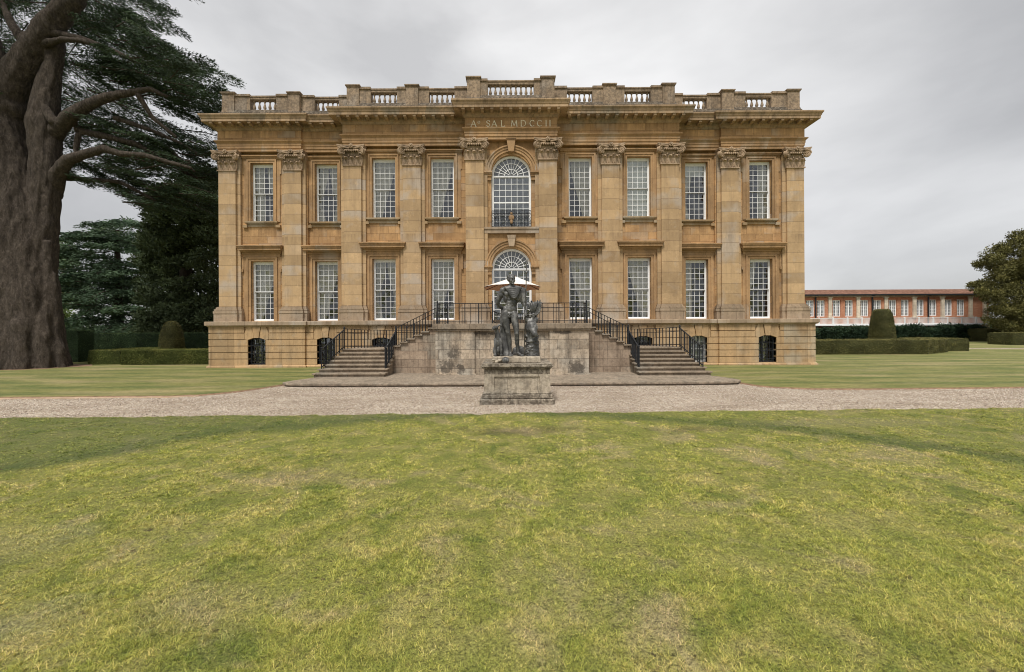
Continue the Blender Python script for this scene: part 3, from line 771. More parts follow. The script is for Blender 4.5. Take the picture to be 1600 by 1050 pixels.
for s in (-1, 1):
    a, b = sorted((s*1.38, s*2.95)); ft.box(a, b, YL-.06, YL-.001, PV-.01, PV+.05)
sp(ft, 'footing', M['land'])
for s in (-1, 1):
    # upper flight: seven risers from the landing down to the half landing
    up_ = MB(); n = 7; xs0, xs1 = 3.0, 4.72; dz = (LZ_-HLZ)/n; dx = (xs1-xs0)/(n-1)
    wl = MB()
    for k in range(n-1):
        z = LZ_-(k+1)*dz; a, b = sorted((s*(xs0+k*dx-.0), s*(xs0+(k+1)*dx+.04)))
        up_.box(a, b, 16.24+.001*k, 18.3, z-.055, z)
        a2, b2 = sorted((s*(xs0+k*dx), s*(xs0+(k+1)*dx-.002))); wl.box(a2, b2, 16.32, 18.3, PV-.02, z-.057)
    bevel(sp(up_, 'upper_steps', M['step']), .008)
    # half landing and lower flight
    lo = MB(); body = MB()
    a, b = sorted((s*4.722, s*6.98)); lo.box(a, b, 16.76, 18.5, HLZ-.055, HLZ); body.box(a, b, 16.82, 18.4, PV-.02, HLZ-.057)
    m = 6; dz2 = (HLZ-PV)/(m+1); dy = .29
    for k in range(m):
        z = HLZ-(k+1)*dz2; yb = 16.78-k*dy; yf = yb-dy-.02
        xo = 6.98+.062*(k+1); 
        lo.slab([(s*4.66, yf), (s*xo, yf), (s*xo, yb+.05), (s*4.66, yb+.05)][::s], z-.055, z)
        body.slab([(s*4.72, yf+.05), (s*(xo-.05), yf+.05), (s*(xo-.05), yb+.06), (s*4.72, yb+.06)][::s], PV-.02, z-.057)
    bevel(sp(lo, 'lower_steps', M['step']), .008)
    sp(body, 'step_risers', M['step'])
    # raking side walls in front of the flights
    w2 = MB()
    w2.poly([(s*2.9, PV-.02), (s*4.66, PV-.02), (s*4.66, .95), (s*2.9, 1.95)][::s], 16.36, 16.5)
    sp(wl, 'stair_wall', M['stair']); 
# railings
def railing(pts, h=.82, pitch=.115, bar=.011, thick_every=0, posts=(), second=0, name='railing', bottom=.1, group4=False):
    m = MB(); pts = [Vector(p) for p in pts]
    top = [p+Vector((0,0,h)) for p in pts]
    for i in range(len(pts)-1):
        a, b = pts[i], pts[i+1]; A, B = top[i], top[i+1]
        d_ = (b-a); L_ = Vector((d_.x, d_.y, 0)).length; n_ = max(1, round(L_/pitch)); side = Vector((-d_.y, d_.x, 0)).normalized()
        for zz, hw, hh in ((0, .026, .012), (-.17 if second else None, .016, .01), (-h+bottom, .016, .01)):
            if zz is None: continue
            o = Vector((0,0,zz)); P_ = []
            for Q in (A+o, B+o):
                P_ += [Q+side*hw+Vector((0,0,-hh)), Q-side*hw+Vector((0,0,-hh)), Q-side*hw+Vector((0,0,hh)), Q+side*hw+Vector((0,0,hh))]
            m.add(P_, [(0,1,2,3), (7,6,5,4), (0,4,5,1), (1,5,6,2), (2,6,7,3), (3,7,4,0)])
        for k in range(n_+1):
            if i and k == 0: continue
            t = k/n_; p = a.lerp(b, t); r = bar*(1.9 if thick_every and k % thick_every == 0 else 1)
            if group4 and k % 6 in (1, 5): continue
            m.tube(p, p+Vector((0,0,h)), r, n=6)
    for j in posts:
        p = pts[j]; m.tube(p, p+Vector((0,0,h+.03)), .024, n=8); m.ell(p+Vector((0,0,h+.06)), (.035,.035,.04), 8, 6)
    return sp(m, name, M['iron'])
yr = 15.72
railing([(-2.86, yr, LZ_), (-.75, yr, LZ_)], .78, .105, .01, 5, (0, 1), 1, group4=True)
railing([(.75, yr, LZ_), (2.86, yr, LZ_)], .78, .105, .01, 5, (0, 1), 1, group4=True)
railing([(-.75, yr, LZ_), (-.55, 16.0, LZ_-.1), (.55, 16.0, LZ_-.1), (.75, yr, LZ_)], .5, .11, .01, 0, (), 0)
for s in (-1, 1):
    railing([(s*2.86, yr+.06, LZ_), (s*2.86, 16.30, LZ_)], .78, .14, .008, 0, (), 1)
    railing([(s*2.98, 16.34, LZ_-.16), (s*4.64, 16.34, HLZ+.02)], .82, .12, .011, 4, (0, 1), 0)
    railing([(s*2.86, 18.2, LZ_), (s*4.7, 18.2, HLZ+.02)], .82, .12, .011, 4, (0, 1), 0)
    railing([(s*4.72, 16.72, HLZ-.02), (s*4.78, 15.42, .34)], .78, .1, .014, 3, (0, 1), 0)
    railing([(s*6.88, 16.78, HLZ), (s*7.18, 15.42, .34)], .78, .1, .014, 3, (0, 1), 0)
    railing([(s*6.88, 16.80, HLZ), (s*6.3, 17.5, HLZ-.05), (s*5.64, 18.35, HLZ-.08)], .82, .15, .02, 0, (0,), 1)
    railing([(s*5.62, 18.36, HLZ-.08), (s*4.0, 18.36, HLZ-.08)], .82, .13, .012, 0, (), 1)

# ================================================================== PARASOL
pa = thing('parasol', 'cream and pink garden parasol open on the landing behind the statue', 'parasol', (.02, 17.2, LZ_))
cv = MB(); ci = MB(); n = 8; rb = MB(); R_ = 1.22; apex = Vector((.16, 17.2, 4.05))
rim = []
for k in range(n):
    a = 2*PI*(k+.5)/n; rim.append(Vector((.02+R_*math.cos(a)*1.02, 17.2+R_*math.sin(a), 3.56-.045*math.sin(a))))
seg = 6
def cpt(k, t, sag):
    p = apex.lerp(rim[k % n], t); return p
for k in range(n):
    for t0 in range(seg):
        for u0 in range(4):
            q4 = []
            for (tt, uu) in ((t0, u0), (t0+1, u0), (t0+1, u0+1), (t0, u0+1)):
                t = tt/seg; u = uu/4; p = cpt(k, t, 0).lerp(cpt(k+1, t, 0), u); p.z += .03*t*t*math.sin(PI*u); q4.append(p)
            cv.add(q4, [(0,1,2,3)]); ci.add([p-Vector((0,0,.012)) for p in q4], [(3,2,1,0)])
    rb.tube(apex-Vector((0,0,.05)), rim[k]-Vector((0,0,.03)), .012, n=5)
    rb.tube((.03, 17.2, 3.35), apex.lerp(rim[k], .5)-Vector((0,0,.03)), .009, n=5)
part(cv, 'canopy', M['parasol_top'], pa, True); part(ci, 'lining', M['parasol_in'], pa, True); part(rb, 'ribs', M['wood'], pa)
po = MB(); po.tube((.03, 17.2, LZ_+.05), (.10, 17.2, 4.06), .022, n=10); po.ell((.16, 17.2, 4.06), (.03,.03,.03)); part(po, 'pole', M['wood'], pa, True)
bs = MB(); bs.lathe((.03, 17.2, LZ_), [(.27, .002), (.27, .05), (.2, .08), (.05, .1), (.04, .25)], 20); part(bs, 'base', M['iron'], pa, True)

# ================================================================== BLOB SCULPTING
def rotm(a, b, c): 
    from mathutils import Euler
    return Euler((math.radians(a), math.radians(b), math.radians(c))).to_matrix()
def blob(items, voxel=.014, smooth=6, fac=.5):
    m = MB()
    for it in items:
        if it[0] == 'e': m.ell(it[1], it[2], 20, 14, it[3] if len(it) > 3 else None)
        else:
            pts, rs = it[1], it[2]
            for i in range(len(pts)-1):
                m.tube(pts[i], pts[i+1], rs[i], rs[i+1], 16)
            for p, r in zip(pts, rs): m.ell(p, (r, r, r), 16, 10)
    me = m.mesh('tmp'); o = bpy.data.objects.new('tmp', me); COL.objects.link(o)
    r = o.modifiers.new('r', 'REMESH'); r.mode = 'VOXEL'; r.voxel_size = voxel; r.use_smooth_shade = True
    s = o.modifiers.new('s', 'SMOOTH'); s.factor = fac; s.iterations = smooth
    dg = bpy.context.evaluated_depsgraph_get(); dg.update(); ev = o.evaluated_get(dg)
    nm = bpy.data.meshes.new_from_object(ev); bpy.data.objects.remove(o); bpy.data.meshes.remove(me)
    return nm
def mpart(me, name, mat, parent, **k):
    o = bpy.data.objects.new(name, me); COL.objects.link(o); me.materials.clear(); me.materials.append(mat); o.parent = parent
    t = Vector((0,0,0)); p = parent
    while p: t = t+p.location; p = p.parent
    o.location = -t
    for a, b in k.items(): o[a] = b
    return o

# ================================================================== PEDESTAL
PXC = .12
ped = thing('stone_pedestal', 'lichened square stone pedestal standing in the gravel under the dark statue', 'pedestal', (PXC, 11, 0))
m = MB(); m.box(PXC-.93, PXC+.93, 10.1, 11.9, -.05, .13); bevel(part(m, 'base_course', M['pedbase'], ped), .02)
m = MB(); m.box(PXC-.88, PXC+.88, 10.16, 11.84, .13, .24); m.box(PXC-.86, PXC+.86, 10.19, 11.81, .24, .28); bevel(part(m, 'base_moulding', M['pedbase'], ped), .02)
m = MB(); D = .83; y = 10.22; e = .03
m.box(PXC-D, PXC+D, y+e, 11.78, .28, .74)
m.box(PXC-D, PXC-.57, y, y+e-.001, .28, .74); m.box(PXC+.57, PXC+D, y, y+e-.001, .28, .74); m.box(PXC-.57, PXC+.57, y, y+e-.001, .28, .33); m.box(PXC-.57, PXC+.57, y, y+e-.001, .68, .74)
part(m, 'die', M['ped'], ped)
m = MB()
for o_, za, zb in ((.0, .74, .86), (.02, .86, .885), (.05, .885, .92), (.08, .92, .965), (.06, .965, 1.0)):
    m.box(PXC-D-o_+.01, PXC+D+o_-.01, y-o_+.005, 11.78+o_, za, zb)
bevel(part(m, 'cornice', M['pedbase'], ped), .008)

# ================================================================== STATUE
st = thing('hunter_statue', 'dark lead statue of a standing hunter with spear, dog and boar head', 'statue', (PXC, 10.9, 1.0))
SC = 58.7; Y0_ = 10.9
def S(px, py, dy=0.): return Vector(((px-801)/SC, Y0_+dy, 1.9+(512-py)/SC))
m = MB(); m.box(S(771,0).x, S(844,0).x, 10.5, 11.35, 1.0, 1.15); bevel(part(m, 'plinth', M['lead_plinth'] if 'lead_plinth' in M else M['ped'], st), .02, 2)
fig = []
def cap(*pr): fig.append(('c', [p for p, r in pr], [r for p, r in pr]))
# torso
fig += [('e', S(801, 463), (.175, .115, .17)), ('e', S(794.3, 459.5, -.065), (.09, .065, .078)), ('e', S(806.5, 459.5, -.065), (.09, .065, .078)), ('e', S(792, 466, .0), (.07, .09, .13)), ('e', S(809.5, 466, .0), (.07, .09, .13)),
        ('e', S(800.3, 473, .0), (.16, .105, .15)), ('e', S(798.5, 483, .0), (.168, .11, .12)), ('e', S(797.8, 481, -.055), (.085, .05, .12)),
        ('e', S(790.5, 484, 0), (.06, .09, .10)), ('e', S(805.5, 484, 0), (.06, .09, .10)), ('e', S(797.8, 490, -.02), (.13, .09, .07)),
        ('e', S(797.5, 494.5, -.095), (.03, .035, .045)), ('e', S(797.5, 492, -.12), (.016, .02, .035)),
        ('e', S(792, 490, .08), (.09, .09, .1)), ('e', S(804, 490, .08), (.09, .09, .1))]
for i, yy in enumerate((468, 472.5, 477)):
    for s in (-1, 1): fig.append(('e', S(799.6+s*2.5-i*.5, yy, -.085), (.035, .02, .032)))
cap((S(789, 452), .075), (S(800.5, 449.5, .01), .085), (S(814, 452), .075))          # shoulders, trapezius
fig += [('e', S(786.8, 454.5), (.085, .085, .10)), ('e', S(816.6, 454.5), (.085, .085, .10))]
cap((S(800.6, 450, .01), .068), (S(800.6, 443, -.01), .062))
# head turned to the viewer's right
hd = rotm(0, 0, 30)@Matrix.Scale(1.1, 3); hr3 = rotm(0, 0, 30); hc = S(800.3, 436.8, -.02)
fig += [('e', hc+Vector((0,.015,.02)), (.098, .118, .120), hr3), ('e', hc+hd@Vector((0,-.045,-.055)), (.068, .062, .078), hr3),
        ('e', hc+hd@Vector((0,-.094,-.112)), (.032, .028, .026), hr3), ('e', hc+hd@Vector((0,-.122,-.022)), (.017, .03, .042), hr3), ('e', hc+hd@Vector((0,-.128,-.042)), (.024, .022, .016), hr3),
        ('e', hc+hd@Vector((0,-.098,.030)), (.070, .028, .014), hr3), ('e', hc+hd@Vector((0,-.106,-.070)), (.032, .018, .009), hr3),
        ('e', hc+hd@Vector((0,-.102,-.088)), (.026, .018, .010), hr3),
        ('e', hc+hd@Vector((.032,-.094,.004)), (.017, .012, .010), hr3), ('e', hc+hd@Vector((-.032,-.094,.004)), (.017, .012, .010), hr3),
        ('e', hc+hd@Vector((.048,-.072,-.038)), (.026, .03, .028), hr3), ('e', hc+hd@Vector((-.048,-.072,-.038)), (.026, .03, .028), hr3),
        ('e', hc+hd@Vector((-.092,.01,-.015)), (.014, .026, .036), hr3), ('e', hc+hd@Vector((.092,.01,-.015)), (.014, .026, .036), hr3)]
# arm on the viewer's left goes behind the back
cap((S(786.3, 455), .082), (S(782, 464, .02), .07), (S(778.3, 473.3, .05), .055)); cap((S(778.3, 473.3, .05), .056), (S(782, 478.5, .1), .056), (S(788.5, 483.5, .16), .036), (S(792, 484.5, .18), .032))
fig.append(('e', S(784.5, 461, -.02), (.06, .06, .09)))
for i in range(4): cap((S(792, 484+i*.9, .18), .014), (S(795+i*.3, 484.5+i*1.1, .2), .013), (S(796.5+i*.3, 485.5+i*1.1, .17), .011))
# arm on the viewer's right holds the spear
cap((S(817, 455), .085), (S(819.5, 465, -.02), .072), (S(821, 474.5, -.03), .056)); cap((S(821, 474.5, -.03), .058), (S(823, 481, -.08), .052), (S(822.2, 488.5, -.14), .033), (S(821.8, 490.5, -.15), .034))
# legs
cap((S(791.3, 489, 0), .112), (S(790.8, 499, -.01), .108), (S(793, 509, -.02), .088), (S(794.8, 518, -.03), .068), (S(795.3, 522, -.025), .064))
cap((S(795.3, 522, -.02), .062), (S(796.3, 531, .015), .07), (S(797.5, 542, .01), .046), (S(798.3, 550.5, .01), .038))
fig += [('e', S(794.9, 519.5, -.07), (.042, .03, .05)), ('e', S(789, 499, -.04), (.07, .07, .15)), ('e', S(796, 530, .045), (.055, .055, .1))]
cap((S(803.8, 490, 0), .11), (S(804.8, 499, -.03), .104), (S(807, 510, -.06), .084), (S(808.2, 519, -.08), .067), (S(808.4, 524, -.07), .062))
cap((S(808.4, 524, -.07), .06), (S(808.6, 531, -.02), .067), (S(809.2, 541, .0), .046), (S(810, 549.5, .01), .037))
fig += [('e', S(808.3, 521, -.12), (.04, .03, .048)), ('e', S(805.5, 499, -.07), (.065, .07, .15)), ('e', S(808.5, 530, .015), (.052, .055, .1))]
# feet
def foot(an, tip):
    d_ = (tip-an); 
    cap((an+Vector((0,.03,-.055)), .036), (an+Vector((0,0,-.02)), .038), (an.lerp(tip, .55)+Vector((0,0,-.035)), .036), (tip, .026))
    sd_ = Vector((-d_.y, d_.x, 0)).normalized()
    for i in range(5):
        o = sd_*(i-2)*.022; cap((tip-d_*.15+o, .018), (tip+d_*(.14-.02*abs(i-1.5))+o-Vector((0,0,.008)), .013))
foot(S(798.3, 551.2, .01), Vector((S(798.8,0).x, 10.70, 1.182))); foot(S(810.2, 550.2, .01), Vector((S(816.5,0).x, 10.72, 1.182)))
body = mpart(blob(fig, .0095, 3, .45), 'figure', M['lead'], st)
# hand closed round the spear
hm = []
pc = S(822.3, 491.5, -.17)
hm.append(('e', pc+Vector((-.01, .045, .0)), (.038, .03, .05)))
for i in range(4):
    z = .038-i*.024; r = .0125-.0008*i
    pts = [pc+Vector((-.035, .03, z)), pc+Vector((-.043, -.012, z-.004)), pc+Vector((-.018, -.04, z-.007)), pc+Vector((.014, -.038, z-.009)), pc+Vector((.03, -.018, z-.01))]
    hm.append(('c', pts, [r, r, r, r*.95, r*.85]))
hm.append(('c', [pc+Vector((.01, .05, .03)), pc+Vector((.04, .02, .045)), pc+Vector((.035, -.025, .04))], [.017, .015, .012]))
mpart(blob(hm, .006, 2), 'hand', M['lead'], st)
# hair
random.seed(3); hr = [('e', hc+Vector((0,.035,.035)), (.096, .106, .100), hr3)]
for i in range(120):
    a = random.uniform(0, 2*PI); b = random.uniform(-.45, 1.5)
    lv_ = Vector((math.cos(a)*math.cos(b)*.098, math.sin(a)*math.cos(b)*.114, math.sin(b)*.106))
    if lv_.y < -.045 and lv_.z < .072: continue
    hr.append(('e', hc+Vector((0,.02,.024))+hr3@lv_, (.021,.021,.018)))
mpart(blob(hr, .008, 1, .3), 'hair', M['lead'], st)
# spear
m = MB(); a = S(819.7, 556, -.12); b = S(823.9, 418, -.16); m.chain([a, b, S(824.1, 409, -.16)], [.014, .013, .012], 8); 
t = S(824.1, 410, -.16); m.ell(t, (.028, .012, .09), 8, 8); m.tube(S(821.3, 427, -.16), S(826.3, 427, -.16), .016, n=6); m.ell(S(823.8, 427, -.16), (.03,.03,.035))
part(m, 'spear', M['lead'], st, True)
# cloak: folds across chest, fall behind the leg, fan flying out over the arm
ck = []
for i, (dx, sag, r) in enumerate(((0, 0, .034), (.0, 2.6, .034), (.5, 5.0, .034), (1, 7.4, .033), (1.6, 9.8, .03), (2.2, 11.8, .024))):
    pts = []
    for k in range(11):
        u = k/10; xx = 791+dx*1.6+u*(22-dx*1.2); yy = 449.5+i*.5+math.sin(PI*u)*(2.5+sag)
        pts.append(S(xx, yy, -.10-.035*math.sin(PI*u)-.01*i*math.sin(PI*u)))
    ck.append(('c', pts, [r*(.75+.5*math.sin(PI*k/10)) for k in range(11)]))
for i in range(7):
    x0 = 812+i*1.5; pts = [S(x0-1.5+.5*i, 449-.2*i*0+abs(i-2)*.7, .02), S(x0+.5, 456, -.09+.02*i), S(x0-.5+i*.2, 466-i*.4, -.08+.02*i), S(x0+1-i*.1, 470+i*2, .0)]
    ck.append(('c', pts, [.028, .024, .02, .012]))
ck.append(('e', S(801, 452, .1), (.23, .06, .1)))
ck.append(('e', S(814, 451, -.03), (.07, .06, .05))) ; ck.append(('e', S(791, 450.5, -.03), (.05, .05, .04)))
mpart(blob(ck, .010, 3, .4), 'cloak', M['lead'], st)
fl = []
for i in range(6):
    x0 = 784.5+i*1.9; pts = [S(x0+1, 500, .12), S(x0-.3, 520, .12+.02*(i % 2)), S(x0-.6, 540, .1), S(x0+(.4*math.sin(i)), 556, .08-.03*(i % 2))]
    fl.append(('c', pts, [.05, .05, .052, .055]))
for i in range(4): fl.append(('c', [S(786+i*4, 484, .15), S(785+i*4, 503, .15)], [.05, .06]))
mpart(blob(fl, .014, 1, .3), 'cloak_tail', M['lead'], st)
fn = []
root = S(831.5, 496, .06)
TIPS = [(825.8, 475.5), (829, 472.8), (833, 471.3), (837, 470.4), (841, 469.8), (845, 469.3), (846.8, 472.8), (846.8, 477.3), (846, 482), (844, 486.5), (841.5, 490)]
def fpt(u, t, dy):
    k = min(len(TIPS)-2, int(u)); f_ = u-k; tx = TIPS[k][0]*(1-f_)+TIPS[k+1][0]*f_; ty = TIPS[k][1]*(1-f_)+TIPS[k+1][1]*f_
    tip = S(tx, ty, -.02+dy); side = Vector((.10, 0, .04))*math.sin(PI*t)*(.4 if u < 5 else 1)
    return root.lerp(tip, t)+side*.6+Vector((0, -.05*math.sin(PI*t), 0))
for i in range(len(TIPS)): fn.append(('c', [fpt(i, k/7, -.03) for k in range(8)], [.03, .026, .024, .022, .021, .02, .018, .014]))
for i in range(3*(len(TIPS)-1)): fn.append(('c', [fpt((i+.5)/3, k/6*.93, .055) for k in range(7)], [.022]*5+[.016, .012]))
mpart(blob(fn, .008, 1, .2), 'cloak_fan', M['lead'], st)
# dog sitting at the figure's side, looking up to the left
dg_ = [('e', S(779, 546, .08), (.12, .17, .17)), ('e', S(779, 534, .0), (.098, .11, .15)), ('c', [S(779, 528, -.03), S(777.8, 520, -.05), S(776.5, 515, -.06)], [.085, .06, .056]),
       ('e', S(776, 512, -.08), (.062, .075, .06)), ('c', [S(775.5, 512.3, -.12), S(773.0, 513.2, -.22)], [.05, .036]), ('e', S(772.8, 512.6, -.24), (.02,.02,.018)),
       ('c', [S(778, 510.5, -.05), S(781, 507.5, -.03), S(784, 508.2, -.02), S(785, 510.5, -.02)], [.028, .028, .024, .012]), ('c', [S(774.6, 509.5, -.04), S(771.6, 511.3, -.03), S(770.4, 514.5, -.03)], [.026, .024, .012]),
       ('c', [S(775.6, 531, -.06), S(775.2, 541, -.09), S(775.3, 552, -.1)], [.058, .04, .03]), ('c', [S(782.6, 531, -.06), S(783.6, 541, -.09), S(784, 552, -.1)], [.058, .04, .03]),
       ('e', S(775.2, 554.3, -.14), (.038, .06, .028)), ('e', S(784.2, 554.3, -.14), (.038, .06, .028)),
       ('e', S(773.8, 548, .08), (.055, .12, .12)), ('e', S(785, 548, .08), (.055, .12, .12)), ('e', S(773.5, 554.5, -.02), (.035, .09, .028)), ('e', S(785.8, 554.5, -.02), (.035, .09, .028)),
       ('c', [S(772.5, 514, -.1), S(770.5, 515, -.14)], [.012, .01])]
mpart(blob(dg_, .011, 3), 'dog', M['lead'], st)
# tree stump with boar head
random.seed(5); sm = [('c', [S(833.3, 556, .0), S(832.8, 540, .0), S(831.5, 524, .0), S(831, 508, .02), S(832, 496, .04)], [.185, .172, .155, .15, .10])]
for i in range(70):
    a = random.uniform(PI*.9, PI*2.1); z = random.uniform(524, 556)
    c0 = S(833.0-(556-z)*.04, z, 0); sm.append(('e', c0+Vector((math.cos(a)*.165, math.sin(a)*.165, 0)), (random.uniform(.03, .07), .03, random.uniform(.012, .028)), rotm(0, random.uniform(-30, 30), math.degrees(a)+90)))
for i in range(40):
    a = random.uniform(PI*.9, PI*2.1); z = random.uniform(490, 506); sm.append(('e', S(831, z, 0)+Vector((math.cos(a)*.13, math.sin(a)*.12, 0)), (.035, .035, .028)))
mpart(blob(sm, .012, 1, .4), 'tree_stump', M['lead'], st)
bh = [('e', S(831.3, 510, -.13), (.15, .13, .15)), ('c', [S(832.2, 513, -.18), S(834, 518, -.25), S(835.3, 521, -.30)], [.12, .092, .07]), ('e', S(835.8, 522, -.365), (.07, .022, .06)), ('e', S(825.5, 512, -.12), (.07, .08, .10)), ('e', S(838.5, 513, -.10), (.05, .08, .09)),
      ('e', S(824.8, 500.5, -.12), (.04, .022, .08), rotm(0, -28, 0)), ('e', S(839.3, 500.5, -.12), (.04, .022, .08), rotm(0, 30, 0)),
      ('e', S(828.5, 510.5, -.235), (.026, .02, .016)), ('e', S(837.2, 509.5, -.225), (.024, .02, .016)), ('e', S(826.6, 515, -.17), (.05, .06, .07)),
      ('c', [S(833, 523.5, -.24), S(834.5, 525.3, -.28)], [.045, .03]), ('c', [S(832, 521.5, -.28), S(831.6, 519, -.31)], [.012, .006]), ('c', [S(838.6, 521, -.28), S(839.3, 518.6, -.29)], [.012, .006])]
for i in range(9): bh.append(('c', [S(827+i*1.2, 502+abs(i-4)*.4, -.15), S(825.8+i*1.5, 494.5+abs(i-4)*.7, -.09)], [.022, .01]))
mpart(blob(bh, .009, 2, .4), 'boar_head', M['lead'], st)
rk = [('e', S(812, 551, .17), (.18, .09, .14)), ('c', [S(802.5, 555, .16), S(804.5, 546.5, .17), S(811, 542.3, .18), S(818, 545, .17), S(822, 554, .15)], [.05, .045, .045, .05, .06]), ('e', S(818, 552, .16), (.09, .06, .09))]  # low dark rock-like mound behind the legs, with a horn-like curved rim
mpart(blob(rk, .014, 2), 'low_mound', M['lead'], st)
# loose ball and broken lump at the foot of the plinth
ball = MB(); ball.ell((0,0,0), (.092,.088,.084), 20, 14)
bo_ = ball.build('lead_ball', M['lead'], None, True); bo_.location = (S(791.3,0).x, 10.36, 1.078); tag(bo_, 'round dark ball lying on the pedestal against the statue plinth', 'ball')
random.seed(8); lp = []
for i in range(9): lp.append(('e', Vector((S(773,0).x+i*.024, 10.42+random.uniform(-.03, .03), 1.03+random.uniform(0, .05))), (.05, .035, random.uniform(.02, .04)), rotm(0, random.uniform(-60, 60), random.uniform(0, 90))))
me = blob(lp, .009, 1, .3); lo_ = bpy.data.objects.new('stone_fragment', me); COL.objects.link(lo_); me.materials.append(M['ped']); tag(lo_, 'broken rough stone lump beside the round dark ball on the pedestal', 'stone lump')
# ================================================================== GROUND
def grass_color(q, tipvar=None):
    """colour of the turf at a place: greener, drier and browner patches of its own"""
    X_, Y_, Z_ = q.sep()
    big = q.noise(.55, 3, .5, q.pos((1, 1, 0), (3, 5, 0)), .4); mid = q.noise(2.1, 5, .6, q.pos((1, 1, 0), (0, 2, 0)), .5); fine = q.noise(9, 4, .6, q.pos((1, 1, 0)))
    c = q.ramp(mid, [(.30, (.19,.245,.050)), (.47, (.36,.37,.088)), (.66, (.53,.47,.175))])
    c = q.mix(q.ramp(big, [(.38, 0.), (.62, .5)]), c, (.41,.42,.105))
    dry = q.math('MULTIPLY', q.ramp(q.noise(.8, 6, .62, q.pos((1, 1, 0), (11, 7, 0)), .8), [(.54, 0.), (.68, 1.)]), .75)
    c = q.mix(dry, c, (.56,.46,.26))
    # long greener ring about nine metres out, as mown round
    r = q.math('SQRT', q.math('ADD', q.math('MULTIPLY', X_, X_), q.math('MULTIPLY', Y_, Y_)))
    rr = q.math('ADD', r, q.math('MULTIPLY', q.math('SUBTRACT', big, .5), 1.2))
    ringm = q.ramp(q.math('ABSOLUTE', q.math('SUBTRACT', rr, 8.95)), [(.12, 1.), (.55, 0.)])
    c = q.mix(q.math('MULTIPLY', ringm, .6), c, (.075,.13,.045))
    out = q.math('MULTIPLY', q.ramp(q.math('MULTIPLY', q.math('SUBTRACT', rr, 8.4), .5), [(.15, 0.), (.5, 1.)]), q.ramp(X_, [(0, 1.), (1, .35)]))
    c = q.mix(q.math('MULTIPLY', out, .55), c, (.15,.20,.07))
    for cx, cy, rx, ry, col in ((.1, 7.45, 1.5, .35, (.22,.16,.10)), (3.3, 7.5, .9, .25, (.24,.18,.11)), (6.6, 7.9, 2.2, .4, (.46,.40,.24)), (-2.1, 2.75, .5, .28, (.50,.43,.22)), (-4.6, 3.6, .9, .35, (.54,.48,.25)), (-3.1, 2.6, .5, .3, (.50,.45,.26)), (-2.6, 5.2, .8, .3, (.45,.37,.2))):
        ex = q.math('DIVIDE', q.math('SUBTRACT', X_, cx), rx); ey = q.math('DIVIDE', q.math('SUBTRACT', Y_, cy), ry)
        d_ = q.math('ADD', q.math('ADD', q.math('MULTIPLY', ex, ex), q.math('MULTIPLY', ey, ey)), q.math('MULTIPLY', q.math('SUBTRACT', mid, .5), 5))
        c = q.mix(q.math('MULTIPLY', q.ramp(d_, [(.0, 1.), (1.2, 0.)]), .45), c, col)
    spk = q.math('MULTIPLY', q.ramp(q.noise(11, 7, .75, q.pos((1, 1.6, 0), (7, 3, 0))), [(.56, 0.), (.63, 1.)]), q.ramp(q.noise(1.3, 4, .6, q.pos((1, 1, 0), (1, 9, 0))), [(.42, .15), (.6, .9)]))
    c = q.mix(spk, c, (.115,.085,.05))
    return c, fine, X_, Y_
q = NM('turf', .9); c, fine, X_, Y_ = grass_color(q)
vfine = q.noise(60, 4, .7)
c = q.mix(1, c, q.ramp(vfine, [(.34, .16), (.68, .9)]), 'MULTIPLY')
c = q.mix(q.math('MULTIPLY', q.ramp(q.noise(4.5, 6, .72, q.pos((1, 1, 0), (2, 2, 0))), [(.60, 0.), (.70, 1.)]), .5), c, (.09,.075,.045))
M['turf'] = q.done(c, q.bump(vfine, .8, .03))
q = NM('grass_blade', .6); c, fine, X_, Y_ = grass_color(q)
rn = q.attr('rnd')
c = q.mix(1, c, q.ramp(rn, [(0, (.16,.14,.11)), (.2, (.48,.54,.38)), (.5, (1.0,1.05,.9)), (.72, (1.45,1.34,1.2)), (.87, (1.85,1.55,1.7)), (1, (2.3,2.0,2.8))]), 'MULTIPLY')
q.b.inputs['Specular IOR Level'].default_value = .2
M['blade'] = q.done(c)
q = NM('mown_back_lawn', .95); X_, Y_, Z_ = q.sep()
ct = q.ramp(q.noise(1.3, 5, .6, q.pos((.35, 1.4, 0))), [(.32, (.13,.16,.045)), (.5, (.215,.215,.07)), (.7, (.31,.28,.115))])
wv = q.math('SINE', q.math('ADD', q.math('MULTIPLY', Y_, 4.6), q.math('MULTIPLY', q.noise(.25, 2), 7)))
ct = q.mix(q.math('MULTIPLY', q.ramp(wv, [(.2, 0.), (.9, 1.)]), .5), ct, (.085,.125,.04))
dr = q.math('MULTIPLY', q.ramp(q.noise(.5, 5, .6, q.pos((.4, 1.2, 0), (5, 1, 0))), [(.5, 0.), (.64, 1.)]), .6)
ct = q.mix(dr, ct, (.38,.31,.16))
ct = q.mix(1, ct, q.ramp(q.noise(7, 6, .75, q.pos((.6, 1, 0))), [(.3, .6), (.7, 1.12)]), 'MULTIPLY')
M['lawn2'] = q.done(ct, q.bump(q.noise(50, 4, .7), .7, .03))
q = NM('gravel', .95)
vc = q.vor(40, out=1); vd = q.vor(40, out=0); sx = q.sep(vc)
cg = q.ramp(sx[0], [(0, (.26,.20,.155)), (.25, (.46,.38,.31)), (.7, (.58,.50,.42)), (1, (.76,.70,.62))])
cg = q.mix(1, cg, q.ramp(q.noise(.9, 5, .6, q.pos((.6, 1.5, 0))), [(.3, (.74,.70,.62)), (.6, (1.1,1.09,1.04))]), 'MULTIPLY')
cg = q.mix(q.math('MULTIPLY', q.ramp(vd, [(.42, 0.), (.75, 1.)]), .75), cg, (.10,.07,.055))
